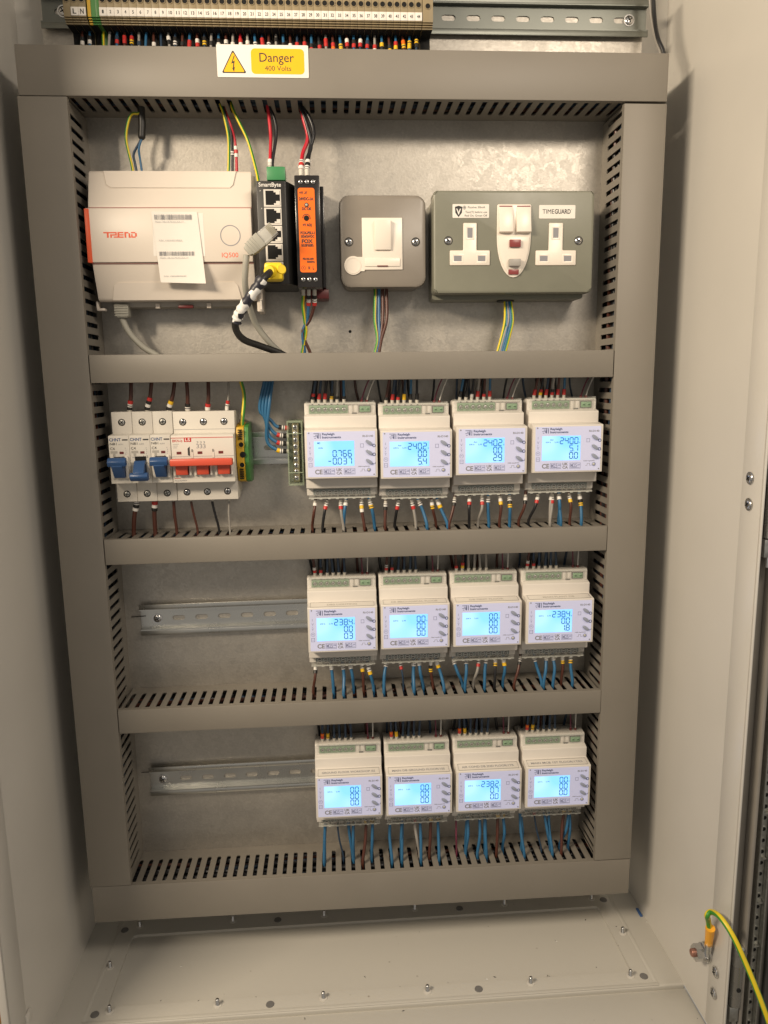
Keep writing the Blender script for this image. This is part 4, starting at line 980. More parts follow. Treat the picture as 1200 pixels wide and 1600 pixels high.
def meter_meshes():
    out = {}
    yf = -64
    m = MB(); o = (FW-72.9)/2
    prof = [(-7,B-67),(-7,B+22),(-30,B+26.5),(-38,B+26),(-39.5,B+24.5),(-39.5,B+15.2),(-47.5,B+13.4),(-48,B+12.6),(-48,B+1.9),(-50,B+1.2),(-50,B-49.8),(-48,B-50.6),(-48,B-60),(-46,B-61),(-37.5,B-61.5),(-37.5,B-69),(-33,B-70.5),(-15,B-70.5)]
    m.prism(prof, o, FW-o, 'cream', 'x', .5); out['case'] = m.mesh('case')
    m = MB(); m.prism([(-48.5,B-49.6),(-48.5,B+1.9),(-50,B+1.9),(-63.4,B+.3),(yf,B-.5),(yf,B-FH+.4),(-63,B-FH),(-50,B-49.6)], 0, FW, 'cream', 'x', .35); out['face_housing'] = m.mesh('face_housing')
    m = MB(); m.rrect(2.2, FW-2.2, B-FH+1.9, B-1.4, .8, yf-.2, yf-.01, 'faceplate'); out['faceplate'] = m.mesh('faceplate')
    m = MB(); m.box(9.2, 49, yf-.35, yf-.2, B-35.8, B-10.8, 'screen'); out['screen'] = m.mesh('screen', 0)
    # print common to all
    m = MB(); y = yf-.28
    def b(x0, x1, z0, z1, mt): m.box(x0, x1, y, y+.06, B-z1, B-z0, mt)
    # logo: stepped bars and an upright, then two lines of lettering
    b(8.9,14.4,2.8,3.4,'print_blue'); b(10.5,14.0,4.3,4.9,'print_blue'); b(8.9,12.2,5.8,6.3,'print_blue'); b(9.6,11.2,7.5,8.0,'print_blue'); b(13.3,14.0,3.0,8.0,'print_blue'); b(15.1,15.8,2.8,8.1,'print_blue')
    m.add([(12.2,y,B-5.8),(13.2,y,B-5.2),(13.2,y,B-7.6),(12.4,y,B-7.9)], [(0,1,2,3)], 'print_blue')
    m.text('Rayleigh', 17.3, B-4.7, 2.1, y, 'print_blue', w=12.4, bold=.035); m.text('Instruments', 17.3, B-7.9, 2.1, y, 'print_blue', w=18.8, bold=.035)
    m.text('RI-D140', 57.6, B-7.2, 1.9, y, 'print_grey', w=10.6, bold=.03)
    m.text('CE', 9.4, B-43.6, 4.5, y, 'print_grey', w=7.6, bold=.035)
    for x0 in (17.9, 38.2):
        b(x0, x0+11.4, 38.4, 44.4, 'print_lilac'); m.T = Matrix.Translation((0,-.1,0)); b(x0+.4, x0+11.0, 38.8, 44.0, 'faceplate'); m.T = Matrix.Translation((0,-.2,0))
        m.text('M25', x0+.9, B-42.9, 3.8, y, 'print_lilac', w=6.6, bold=.02); m.text('0598' if x0 < 30 else '2297', x0+7.9, B-41.4, 1.7, y, 'print_lilac', w=2.9, bold=.02); b(x0+1, x0+10.4, 42.9, 43.4, 'print_lilac'); m.T = Matrix.Identity(4)
    m.text('UK', 30.8, B-40.8, 2.6, y, 'print_grey', w=5.8, bold=.04); m.text('CA', 30.8, B-44.2, 2.6, y, 'print_grey', w=5.8, bold=.04)
    m.text('1000 imp/kWh', 52.6, B-37.2, 1.1, y, 'print_grey', w=11.6, bold=.02)
    for x0, x1, z0, z1 in ((54.6,56.6,41.2,41.5),(56.4,56.7,39.2,41.5),(56.4,59.2,39.2,39.5),(58.9,59.2,39.2,41.5),(58.9,61,41.2,41.5)): b(x0, x1, z0, z1, 'print_grey')
    m.text('I', 4.7, B-14, 2.6, y, 'print_lilac', bold=0); m.text('V', 3.9, B-18.6, 2.6, y, 'print_lilac'); m.text('Y', 3.9, B-24.4, 2.6, y, 'print_lilac'); m.text('M', 4.1, B-29.3, 1.8, y, 'print_lilac'); m.ring((5.1, y+.05, B-28.5), (0,-1,0), 2.2, 1.9, .05, 'print_lilac', 16)
    m.text('Y', 4.1, B-21.4, 1.6, y, 'print_lilac')
    for x0, x1, z0, z1 in ((3.3,6.9,32.4,32.8),(3.3,6.9,36.0,36.4),(3.3,3.7,32.4,36.4),(6.5,6.9,32.4,36.4),(4.1,6.1,34.2,34.5)): b(x0, x1, z0, z1, 'print_lilac')
    for x0, x1, z0, z1 in ((55.2,58.6,13.8,14.2),(55.2,58.6,17.2,17.6),(55.2,55.6,13.8,17.6),(58.2,58.6,13.8,17.6)): b(x0, x1, z0, z1, 'print_lilac')
    for zz in (15.9, 24.8): m.ring((68.9, y+.05, B-zz), (0,-1,0), 1.75, 1.0, .08, 'print_blue', 16)
    b(67.4, 70.2, 34.0, 34.4, 'print_blue'); b(69.8, 70.2, 32.6, 34.4, 'print_blue'); m.add([(66.6,y,B-34.2),(67.8,y,B-33.4),(67.8,y,B-35.0)], [(0,1,2)], 'print_blue')
    for x0, zz in ((4.2,2.6),(68.6,44.9)): m.cyl((x0, y+.05, B-zz), (0,-1,0), .75, .12, 'print_grey', 12)
    m.T = Matrix.Identity(4); out['print'] = m.mesh('print', 0)
    # push button: slanted oval key
    m = MB(); P = []
    for k in range(20):
        a = 2*math.pi*k/20; ex, ez = 4.1*math.cos(a), 1.9*math.sin(a); t = R(-38); P.append((ex*math.cos(t)-ez*math.sin(t), ex*math.sin(t)+ez*math.cos(t)))
    m.prism(P, -1.5, 0, 'button', 'y', .55); out['button'] = m.mesh('button')
    m = MB(); m.ring((0,0,0), (0,-1,0), 2.0, 1.4, .25, 'print_lilac', 18); m.dome((0,0,0), (0,-1,0), 1.4, .6, 'clear_grey', 14, 3); out['led'] = m.mesh('pulse_lamp')
    # terminal blocks
    m = MB(); yt = -40
    m.box(4.4, 44.0, yt-.5, yt+.4, B+15.6, B+24.3, 'terminal_green', .4); out['top_terminal_block'] = m.mesh('t')
    m = MB(); m.box(55.4, 67.4, yt-.8, yt+.4, B+16.2, B+23.2, 'hole_and_shade'); m.box(56.0, 66.8, yt-1.8, yt-.6, B+16.8, B+22.6, 'terminal_green', .4)
    for x in (58.6, 64.2): m.dome((x, yt-1.8, B+19.6), (0,-1,0), 1.7, .5, 'terminal_green', 12, 3); m.box(x-1.2, x+1.2, yt-2.45, yt-2.2, B+19.4, B+19.8, 'hole_and_shade')
    out['signal_block'] = m.mesh('s')
    m = MB(); m.ring((0,0,0), (0,-1,0), 2.9, 2.3, .8, 'terminal_green', 16); m.dome((0,.1,0), (0,-1,0), 2.1, .6, 'zinc', 12, 3); m.box(-1.7, 1.7, -.75, -.4, -.28, .28, 'hole_and_shade'); m.box(-.28, .28, -.75, -.4, -1.7, 1.7, 'hole_and_shade'); out['terminal_screw'] = m.mesh('ts')
    m = MB(); m.box(45.2, 48.6, yt-.3, yt+.4, B+15.4, B+23.6, 'cream', .3); m.box(50.6, 54.2, yt-.3, yt+.4, B+15.4, B+23.6, 'cream', .3); m.box(44.7, 54.9, yt-.05, yt+.42, B+14.8, B+24.2, 'cream_dark'); m.box(48.2, 53.2, yt-1.2, yt-.2, B+14.6, B+16.2, 'black', .2)
    for k in range(6): m.box(8.1+6.4*k-.8, 8.1+6.4*k+.8, yt-.15, yt+.1, B+24.6, B+25.3, 'ink')
    out['latch_window'] = m.mesh('l')
    m = MB(); m.box(1.4, FW-1.4, -42.2, -41.4, B+14.9, B+26.6, 'clear', .3); m.box(1.4, FW-1.4, -42.2, -24, B+26.8, B+27.7, 'clear', .3); m.box(.9, 3, -42.4, -24, B+14.8, B+28, 'clear', .3); m.box(FW-3, FW-.9, -42.4, -24, B+14.8, B+28, 'clear', .3)
    m.box(2, FW-2, -42.6, -42.3, B+25.3, B+26.4, 'clear_grey')
    out['top_cover'] = m.mesh('c')
    m = MB(); m.box(6.4, FW-6.4, -38.8, -37.2, B-68.4, B-62.2, 'teal_block', .3)
    for k in range(9): x = 10.8+6.35*k; m.cyl((x, -38.8, B-66.2), (0,-1,0), 2.5, .5, 'zinc', 14); m.cyl((x, -39.3, B-66.2), (0,-1,0), 2.1, .1, 'hole_and_shade', 12); m.box(x-1.7, x+1.7, -39.6, -39.4, B-66.5, B-65.9, 'zinc')
    out['bottom_terminal_block'] = m.mesh('b')
    m = MB(); m.box(1.8, FW-1.8, -41.6, -40.8, B-71, B-61.6, 'clear', .3); m.box(1.8, FW-1.8, -41.6, -26, B-71.8, B-71, 'clear', .3)
    m.box(1.6, FW-1.6, -42, -41.6, B-72, B-70.9, 'clear_grey')
    for k in range(8): m.box(4+8.6*k, 7+8.6*k, -42, -30, B-72.8, B-71.8, 'clear_grey', .2)
    m.text('Aux. Supply: 45-65Hz  400V AC  3(6)A  -/1A  RS485', 8, B-69.8, 1.3, -41.75, 'ink', w=56, bold=.02)
    out['bottom_cover'] = m.mesh('bc')
    m = MB(); m.box(11.8,13.6,-63.9,-63.8,0,0,'cream')
    return out
mat('button', (.30,.33,.42), .22, coat=.5)
MM = meter_meshes()
METERS = [ # face top-left px, top-right px, three lines, unit text, strip text, label, short name
 ((474.3,672),(590.4,672),('', '0.766','-0.037'),'MD','', 'upper row energy meter showing 0.766 and minus 0.037 beside the neutral terminal', 'leftmost upper meter'),
 ((594,672.7),(706.8,672.6),('240.2','0.0','5.4'),'Avg','', 'second upper row energy meter, showing 240.2, 0.0 and 5.4', 'second upper meter'),
 ((710.8,667.8),(826.8,667),('240.2','0.0','2.9'),'Avg','', 'third upper row energy meter, showing 240.2, 0.0 and 2.9', 'third upper meter'),
 ((830,665),(946.6,663.4),('240.0','5.1','0.0'),'Avg','', 'rightmost upper row energy meter showing 240.0, 5.1 and 0.0', 'rightmost upper meter'),
 ((480.4,950),(588.8,948),('238.4','0.0','0.3'),'','DB2 LIGHTING', 'middle row energy meter showing 238.4 and 0.3 at the rail end', 'leftmost middle-row meter'),
 ((595,946),(702.7,942.7),('0.0','0.0','0.0'),'','DB MECHANICAL FLOOR', 'second meter of the middle row, all three lines showing 0.0', 'second middle-row meter'),
 ((709,942),(815.6,939.6),('0.0','0.0','0.0'),'','DB FIRST FLOOR', 'third meter of the middle row, all three lines showing 0.0', 'third middle-row meter'),
 ((822.8,938.4),(929,935.5),('238.4','0.0','1.8'),'','MAIN PLANT DB', 'rightmost middle row energy meter showing 238.4 and 1.8', 'rightmost middle-row meter'),
 ((492,1214),(597.6,1212),('0.0','0.0','0.0'),'','GROUND FLOOR WORKSHOP /SS', 'leftmost bottom row energy meter, all lines showing 0.0', 'leftmost bottom-row meter'),
 ((603,1211),(707,1208),('0.0','0.0','0.0'),'','MAIN DB GROUND FLOOR/1SS', 'second bottom row energy meter, all lines showing 0.0', 'second bottom-row meter'),
 ((713,1205.6),(816,1202),('238.2','0.7','0.0'),'','AIR COND DB 2ND FLOOR/1TR', 'bottom row energy meter showing 238.2, 0.7 and 0.0', 'third bottom-row meter'),
 ((821,1201),(925,1194.4),('0.0','0.0','0.0'),'','MAIN MCB 1ST FLOOR/1TRS', 'rightmost bottom row energy meter, all lines showing 0.0', 'rightmost bottom-row meter')]
MPOS = []
for i, (tl, tr, lines, avg, strip, lab, short) in enumerate(METERS):
    a = at(*tl, -64); b = at(*tr, -64)
    rows = METERS[(i//4)*4:(i//4)*4+4]
    r0 = at(*rows[0][0], -64); r1 = at(*rows[3][1], -64); ang = math.atan((r1.z-r0.z)/(r1.x-r0.x))
    ce = (a+b)/2
    # base-left corner so that the face lands where measured
    dx = Vector((math.cos(ang), 0, math.sin(ang))); dz = Vector((-math.sin(ang), 0, math.cos(ang)))
    base = Vector((ce.x, 0, ce.z)) - dx*(FW/2) - dz*B
    t = thing('energy_meter', lab, 'meter', base, (0, -ang, 0), 'backlit energy meters in three rows of four')
    MPOS.append((base, dx, dz, short))
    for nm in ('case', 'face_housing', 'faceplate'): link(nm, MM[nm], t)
    sc_ = link('screen', MM['screen'], t); link('print', MM['print'], t)
    for zz, xx in ((12.8, 63.8), (22.6, 63.9), (32.0, 63.9)): link('button', MM['button'], t, (xx, -64.2, B-zz))
    link('pulse_lamp', MM['led'], t, (63.4, -64.3, B-40.2))
    tb = link('top_terminal_block', MM['top_terminal_block'], t)
    for k in range(6): o = link('terminal_screw', MM['terminal_screw'], tb, (8.1+6.4*k, -40.6, B+19.6), (0, random.uniform(0, 3), 0))
    link('signal_block', MM['signal_block'], t); link('latch_window', MM['latch_window'], t); link('top_cover', MM['top_cover'], t)
    link('bottom_terminal_block', MM['bottom_terminal_block'], t); link('bottom_cover', MM['bottom_cover'], t)
    m = MB(); y = -64.45
    for ln, (s_, zt) in enumerate(zip(lines, (12.5, 20.0, 27.6))):
        if s_: number(m, s_, 46.2, B-zt-6.3, y)
    if i == 0: m.text('MD', 12.4, B-13.4, 1.7, y, 'screen_digit', w=3, bold=.03); m.text('kVAr', 13.6, B-18.2, 1.5, y, 'screen_digit', w=4.6, bold=.02)
    else:
        if avg: m.text('Avg', 17.4, B-15.4, 1.5, y, 'screen_digit', w=3.4, bold=.02)
        m.text('kW h', 13.0, B-17.8, 1.4, y, 'screen_digit', w=5, bold=.02); m.text('L-N', 22.2, B-17.8, 1.4, y, 'screen_digit', w=3.6, bold=.02); m.text('V', 47.4, B-18.6, 1.5, y, 'screen_digit', bold=.02)
    m.build('readout', sc_, smooth=0)
    if strip:
        m = MB(); sl = (1.6)/13.4
        T0 = Matrix(((1,0,0,0),(0,sl,0,0),(0,0,1,0),(0,0,0,1)))
        # lettering laid on the sloping top of the face housing: local (x, along-slope)
        def sp(x, s_): f_ = s_/13.4; return (x, -63.2+13.2*f_, B+.42+1.6*f_)
        def line(x0, s0, x1, s1):
            w_ = .10; d = Vector((x1-x0, s1-s0)).normalized(); nx, ns = -d.y*w_*1.0, d.x*w_*2.2
            m.add([sp(x0-nx, s0-ns), sp(x1-nx, s1-ns), sp(x1+nx, s1+ns), sp(x0+nx, s0+ns)], [(0,1,2,3)], 'ink')
        line(3, 1.2, 69.5, 1.2); line(69.5, 1.2, 69.5, 12.4); line(69.5, 12.4, 3, 12.4); line(3, 12.4, 3, 1.2)
        vs, fs, (x0, x1, y0, y1) = textmesh(strip, .015)
        wd = min(58, 2.6*len(strip)); kx = wd/(x1-x0); xs = 36-wd/2
        m.add([sp(xs+(p-x0)*kx, 4.9+q/.7*3.4) for p, q in vs], fs, 'print_grey' if i >= 8 else 'cream_dark'); m.build('name_strip', t, smooth=0)

# ------------------------------------------------------------------ wires of the meters
ORD = ['first', 'second', 'third', 'fourth', 'fifth', 'sixth', 'seventh', 'eighth']
TC = {0: ['wire_darkblue','wire_darkblue','wire_black','wire_darkblue','wire_grey','wire_blue'], 1: ['wire_brown','wire_darkblue','wire_black','wire_darkblue','wire_blue','wire_black'],
      2: ['wire_blue','wire_black','wire_black','wire_grey','wire_brown','wire_blue'], 3: ['wire_brown','wire_black','wire_darkblue','wire_grey','wire_brown','wire_blue']}
TMK = {0: [('black','red'),('red','red'),('red','red'),('yellow','black'),('black',),('black',)], 1: [('black',),('red','red'),('red','black'),('yellow','yellow'),('black','black'),('black','black')],
       2: [('black','black'),('black','black'),('white','black'),('red','red'),('red','black'),('red','red')], 3: [('red','red'),('yellow','red'),('red','red'),('red','black'),('red','red'),('red','red')]}
for i, (base, dx, dz, short) in enumerate(MPOS):
    row = i//4
    for k in range(6):
        p = base + dx*(8.1+6.4*k+random.uniform(-.4, .4)) + dz*(B+25.5) + Vector((0,-33,0))
        zt = {0: 592, 1: 412, 2: 229}[row]
        col = TC[i % 4][k]; mk = TMK[i % 4][k]
        if row == 1: col, mk = (('wire_brown', ('red','white')) if k == 0 else ('wire_darkblue', ('red','black') if k == 1 else ())) if i != 6 or k > 1 else ((('wire_brown', ('red',)), ('wire_brown', ('yellow','red')))[k])
        if row == 1 and k > 1: col = 'wire_grey' if i in (6,) else 'wire_darkblue'
        if row == 2: col, mk = ('wire_darkblue', ('red','orange') if k == 0 else ('yellow','yellow') if k == 1 else ())
        jx = random.uniform(-3, 3); L_ = zt-p.z
        if row == 0: jx = 2+1.6*(3-k)*.6
        pts = [p, p+Vector((0,0,4)), p+Vector((jx*.5, -1, max(6, L_*.55))), Vector((p.x+jx, p.y-2, zt))]
        wire(pts, 1.35, col, '%s wire into the top of the %s, %s from left' % (CN[col], short, ORD[k]), 'wires into the tops of the meters', [(q, 2.9) for q in mk], ferrule=4.2, k=4)
    for k in range(6):      # darker strands standing behind
        q_ = 6+7.6*k+random.uniform(-2, 2)+(12 if k == 5 else 0)
        p = base + dx*q_ + dz*(B+23) + Vector((0, random.uniform(-20, -9), 0)); zt = {0: 592, 1: 412, 2: 229}[row]
        e_ = Vector((p.x+random.uniform(-7, 7), p.y-4, zt))
        wire([p, p.lerp(e_, .5)+Vector((random.uniform(-2, 2), 0, 0)), e_], random.uniform(1.1, 1.6), random.choice(['wire_black','wire_black','wire_darkblue','wire_brown']), 'dark strand behind the ferruled wires atop the %s, %s from left' % (short, ORD[k]), 'dark strands behind the ferruled wires above the meters', k=4, n=6)
    for k in range(2):
        p = base + dx*(58.8+5.4*k) + dz*(B+25.5) + Vector((0,-32,0)); zt = {0: 592, 1: 412, 2: 229}[row]; L_ = zt-p.z
        lean = 12 if row == 0 else -2+3*k
        pts = [p, p+Vector((0,0,3)), p+Vector((lean*.35, 0, L_*.5)), Vector((p.x+lean, p.y-1, zt))]
        wire(pts, .75, 'wire_white' if k else 'wire_purple', 'thin %s signal wire atop the %s' % ('white' if k else 'maroon', short), 'thin signal wires into the meters', [('maroon', 3.2)], k=4, n=6)

BOT = {0: [('wire_brown', 493.3, 488, ()), ('wire_black', 511.7, 504.2, ('red',)), ('wire_grey', 532.4, 534.5, ('red',)), ('wire_blue', 541, 537, ()), ('wire_brown', 564.8, 567.6, ('yellow','white')), ('wire_blue', 576.8, 583.2, ('yellow',))],
 1: [('wire_brown', 602.7, 599.5, ('black',)), ('wire_black', 623.3, 615.8, ('red',)), ('wire_grey', 642.8, 645, ('red',)), ('wire_blue', 653.2, 661.3, ()), ('wire_brown', 673.6, 677.5, ('yellow',)), ('wire_blue', 682.3, 694.8, ('yellow',))],
 2: [('wire_brown', 710.8, 705.4, ('black',)), ('wire_black', 733.5, 737, ('red',)), ('wire_grey', 752.4, 753.5, ('red',)), ('wire_blue', 762.8, 769.3, ()), ('wire_brown', 780.6, 784, ('yellow',)), ('wire_blue', 795.3, 798.6, ('black','yellow'))],
 3: [('wire_brown', 820.9, 812.7, ('black',)), ('wire_black', 840.4, 830, ('red',)), ('wire_grey', 862, 860.3, ('red',)), ('wire_blue', 872.2, 874.4, ()), ('wire_brown', 888, 888.5, ('yellow',)), ('wire_blue', 904, 904.7, ('black','yellow'))],
 4: [('wire_brown', 493.3, 489.2, ('black',)), ('wire_blue', 517.3, 520.4, ()), ('wire_blue', 535.4, 535, ()), ('wire_blue', 547, 550.6, ()), ('wire_brown', 565.2, 566.2, ('yellow',)), ('wire_blue', 574.2, 581.9, ('white','yellow'))],
 5: [('wire_blue', 603.7, 596.5, ()), ('wire_darkblue', 624.6, 628.7, ('red',)), ('wire_blue', 646.4, 641.2, ()), ('wire_blue', 654.8, 658, ()), ('wire_brown', 672.9, 670.4, ('black','yellow')), ('wire_blue', 681.2, 688, ('yellow',))],
 6: [('wire_blue', 708.4, 715.9, ()), ('wire_blue', 728.2, 729.4, ()), ('wire_grey', 748, 745.1, ('red',)), ('wire_blue', 759.3, 760.9, ()), ('wire_black', 773.7, 775.5, ('yellow',)), ('wire_blue', 786, 791.2, ('yellow',))],
 7: [('wire_brown', 812.6, 804.7, ('black',)), ('wire_blue', 834.4, 837.4, ()), ('wire_blue', 852.7, 850.9, ()), ('wire_blue', 863.2, 865.5, ()), ('wire_brown', 877.9, 876.7, ('yellow',)), ('wire_blue', 890.9, 892.5, ('yellow',))],
 8: [('wire_blue', 508, 507, ()), ('wire_darkblue', 527, 536, ('red',)), ('wire_blue', 544, 551, ()), ('wire_blue', 552, 552.4, ()), ('wire_brown', 572, 566, ('yellow',)), ('wire_blue', 582, 580, ('yellow',))],
 9: [('wire_blue', 609.4, 611, ()), ('wire_blue', 628, 627, ()), ('wire_grey', 647, 655, ('red',)), ('wire_blue', 656, 656, ()), ('wire_brown', 673, 670, ('yellow',)), ('wire_blue', 684, 684, ('yellow',))],
 10: [('wire_purple', 712.5, 710.3, ()), ('wire_blue', 730.5, 727, ()), ('wire_blue', 749, 744, ()), ('wire_blue', 758, 757.5, ()), ('wire_brown', 777.3, 777.8, ('yellow',)), ('wire_blue', 785.6, 782.3, ('yellow',))],
 11: [('wire_blue', 813.3, 812.6, ()), ('wire_darkblue', 834, 838.5, ('red',)), ('wire_blue', 849.8, 857.6, ()), ('wire_blue', 856.5, 856.5, ()), ('wire_brown', 880, 867.8, ('yellow',)), ('wire_blue', 889, 886.9, ('yellow',))]}
BOT[8].append(('wire_blue', 508.5, 506.0, ())); BOT[9].append(('wire_blue', 628.6, 629, ())); BOT[10].append(('wire_blue', 729.5, 726, ())); BOT[10].append(('wire_blue', 757, 753, ())); BOT[11].append(('wire_blue', 812, 809, ())); BOT[11].append(('wire_blue', 888, 879, ())); BOT[3].append(('wire_grey', 861, 858, ())); BOT[3].append(('wire_blue', 873, 878, ())); BOT[5].append(('wire_blue', 648, 645, ()))
def slot_z(key, x): ph, sl, zc, h = SL[key]; return zc + h + sl*(x-300)
def snap(key, x): ph = SL[key][0]; return ph + round((x-ph)/PITCH)*PITCH
for i, lst in BOT.items():
    row = i//4; base, dx, dz, short = MPOS[i]; key = ('h2','h3','B')[row]
    cnt = 0
    for k, (col, ut, ub, mk) in enumerate(sorted(lst, key=lambda q: q[1])):
        zt = (base + dz*5).z + math.tan(math.atan2(dx.z, dx.x))*30
        p = at(ut, 790, -32); vtop = {0: 785, 1: 1038, 2: 1283}[row]; p = at(ut, vtop, -32); p.z = zt
        e = at(ub, {0: 820, 1: 1062, 2: 1322}[row], -32); ex = snap(key, e.x)
        if abs(ex-e.x) > PITCH*.5: ex = e.x
        ex = max(ex-1.0, min(ex+1.0, e.x)); ez = slot_z(key, ex)
        ey = random.uniform(-44, -30) if row else random.uniform(-40, -28)
        mid = Vector(((p.x*.55+ex*.45)+random.uniform(-1.2, 1.2), -34-random.uniform(0, 5), p.z*.5+ez*.5))
        pts = [p, p+Vector((0,-.5,-5)), mid, Vector((ex, ey, ez+3)), Vector((ex, ey, ez-7)), Vector((ex+random.uniform(-2,2), ey-4, ez-14))]
        thin = col in ('wire_purple', 'wire_darkblue')
        wire(pts, 1.0 if thin else (1.75 if row == 2 or 'blue' in col else 1.55), col, '%s wire leaving the bottom of the %s, %s from left' % (CN[col], short, ORD[k]), 'wires out of the bottoms of the meters', [(q, 3.4) for q in (('white',)+tuple(mk) if row < 2 else tuple(mk))], ferrule=2.6, k=5, start=(6.0, 4.0, 1.0)[row])

# ------------------------------------------------------------------ wires of the breakers
def brk(name_pts, r, col, lab, mk, fer=4, k=5, m2=None, grp='breaker wires'):
    wire(name_pts, r, col, lab, grp, [(q, 3.2) for q in mk], ferrule=fer, k=k, m2=m2)
bn = ['left breaker', 'middle breaker', 'third breaker', 'first isolator pole', 'second isolator pole', 'third isolator pole']
for i, (u0, u1, v0, col, mk) in enumerate([(203, 205.2, 645, 'wire_brown', ('black','white','red')), (230.6, 237.7, 645, 'wire_brown', ('black','white','black','red')), (264.3, 274, 645, 'wire_brown', ('black','white','yellow')),
        (293.5, 291.5, 645, 'wire_brown', ('white','black')), (324.7, 325.4, 645, 'wire_brown', ('white','red')), (354.7, 357.5, 645, 'wire_grey', ('white','white','red'))]):
    p = at(u0, 644, -34); e = at(u1, 594, -34)
    brk([p+Vector((0,0,-2)), p+Vector((0,0,4)), (p+e)/2+Vector((.8,-2,0)), e+Vector((0,0,4)), e+Vector((0,2,12))], 1.9 if col == 'wire_brown' else 1.2, col, '%s wire into the top of the %s' % (CN[col], bn[i]), mk)
for i, (u0, u1, v0, col, mk) in enumerate([(213, 215, 785, 'wire_brown', ('white','black','white')), (241.5, 244.5, 785, 'wire_brown', ('red','white','black')), (271.3, 278.5, 785, 'wire_brown', ()), (299, 309, 785, 'wire_brown', ()), (332, 342.5, 785, 'wire_black', ()), (357.5, 360, 785, 'wire_grey', ())]):
    p = at(u0, 783, -36); e = at(u1, 826, -30); ex = snap('h2', e.x); ex = max(ex-1, min(ex+1, e.x)); ez = slot_z('h2', ex)
    brk([p+Vector((0,0,2)), p+Vector((0,0,-3)), Vector(((p.x+ex)/2-.5, -34, (p.z+ez)/2+2)), Vector((ex, -32, ez+3)), Vector((ex, -33, ez-8)), Vector((ex, -36, ez-16))], (2.2, 2.2, 1.6, 1.2, 1.3, 1.1)[i], col, '%s wire out of the bottom of the %s' % (CN[col], bn[i]), mk, 2)
a = at(379, 674, -36); b = at(381.5, 620, -32); c = at(376, 594, -34)
wire([a+Vector((0,0,-4)), a+Vector((0,0,8)), b, c, c+Vector((-1,2,12))], 1.9, 'wire_green', 'green and yellow wire into the green earth terminal beside the breakers', 'breaker wires', m2='wire_yellow', k=6)
for k, (v1, mk, uo) in enumerate([(668.5, ('red','white','black'), 431), (681, ('black','white','red'), 422), (693, ('black','white','red'), 424), (705, ('black','white','yellow'), 430)]):
    p = at(451, v1, -27); h = at(440-3*0, v1-1, -28); q = at(423-k*2, v1-12-2*k, -30); s_ = at(406+k*4.6, 640, -31-k*1.8); e = at(413+k*4.2, 596, -33)
    wire([p, at(444, v1, -28), at(432, v1-2.5, -29), q, s_, e, e+Vector((1,1,12))], 1.75, 'wire_blue', 'blue wire curving into the neutral terminal, %s from the top' % ORD[k], 'blue wires into the neutral terminal', [(x, 3.2) for x in mk], ferrule=2.5 if k else 0.5, k=6)

# ------------------------------------------------------------------ upper compartment wiring
def W(pts, r, col, lab, mk=(), fer=None, m2=None, k=6, tw=0.0, n=8, start=0.0):
    return wire([at(*p) for p in pts], r, col, lab, 'wires of the upper compartment', [(x, 3.2) for x in mk], ferrule=fer, m2=m2, k=k, n=n, twist=tw, start=start)
W([(208,270,-30),(206,258,-30),(197,215,-32),(204,181,-33),(217,177,-32),(221,170,-30),(221,150,-30)], 1.35, 'wire_yellow', 'looped yellow and green wire above the white controller', m2='wire_green')
W([(214,270,-28),(211,255,-28),(209,240,-29),(219,220,-30),(222,205,-30)], 1.2, 'wire_darkblue', 'dark grey wire curving left into the top of the controller', m2=None)
W([(222,270,-28),(219,250,-28),(217,232,-30),(222,214,-30),(223,200,-30)], 1.1, 'wire_blue', 'thin blue wire dropping straight into the top of the controller')
m = MB(); m.tube(spline([at(221.5,218,-30), at(221.5,210,-30), at(222,195,-30), at(221,178,-30), at(220,165,-30)], 5), [2.2,2.8,3.3]+[3.5]*18, 'black', 12)
m.build('heat_shrink_sleeve', label='black heat shrink sleeve hanging from the top trunking above the controller', cat='sleeve')
W([(357,268,-30),(357.5,250,-30),(357,215,-32),(350,180,-34),(344,162,-33)], 1.4, 'wire_green', 'green and yellow wire into the controller top right, leftmost of three', m2='wire_yellow')
W([(363,268,-30),(363,240,-30),(361,210,-32),(352,178,-34),(347,160,-33)], 1.4, 'wire_black', 'black wire with a white marker into the controller top right', ('white',), start=15)
W([(370,268,-30),(369,240,-30),(366,216,-30),(358,190,-33),(348,164,-32)], 1.4, 'wire_red', 'red wire with white markers into the controller top right', ('white','red','white'), start=13)
W([(404,284,-45),(400,265,-40),(388,222,-34),(373,190,-34),(364,172,-33),(361,160,-32)], 1.4, 'wire_green', 'green and yellow wire slanting down to the left of the black switch', m2='wire_yellow')
W([(422,262,-46),(422,250,-44),(423,215,-38),(421,190,-36),(418,165,-34)], 1.6, 'wire_red', 'red wire into the green plug of the black switch', ('wire_white','white'), fer=1)
W([(426,262,-46),(426,250,-44),(431,215,-38),(430,190,-36),(420,165,-34)], 1.6, 'wire_black', 'black wire into the green plug of the black switch')
W([(470.5,275,-52),(470.5,262,-50),(473,240,-42),(481,215,-38),(474,185,-37),(470,165,-35)], 1.9, 'wire_red', 'red wire into the top of the orange power supply, leftmost', ('white','red','white'), fer=6)
W([(480,275,-52),(480,262,-50),(484,235,-42),(490,208,-39),(484,185,-37),(471,165,-35)], 1.9, 'wire_black', 'black wire with a white marker into the top of the orange power supply', ('white','black','white'), fer=6)
W([(479,250,-46),(486,228,-41),(481,200,-39),(469,165,-36)], 1.8, 'wire_black', 'second black wire crossing behind the top of the orange power supply')
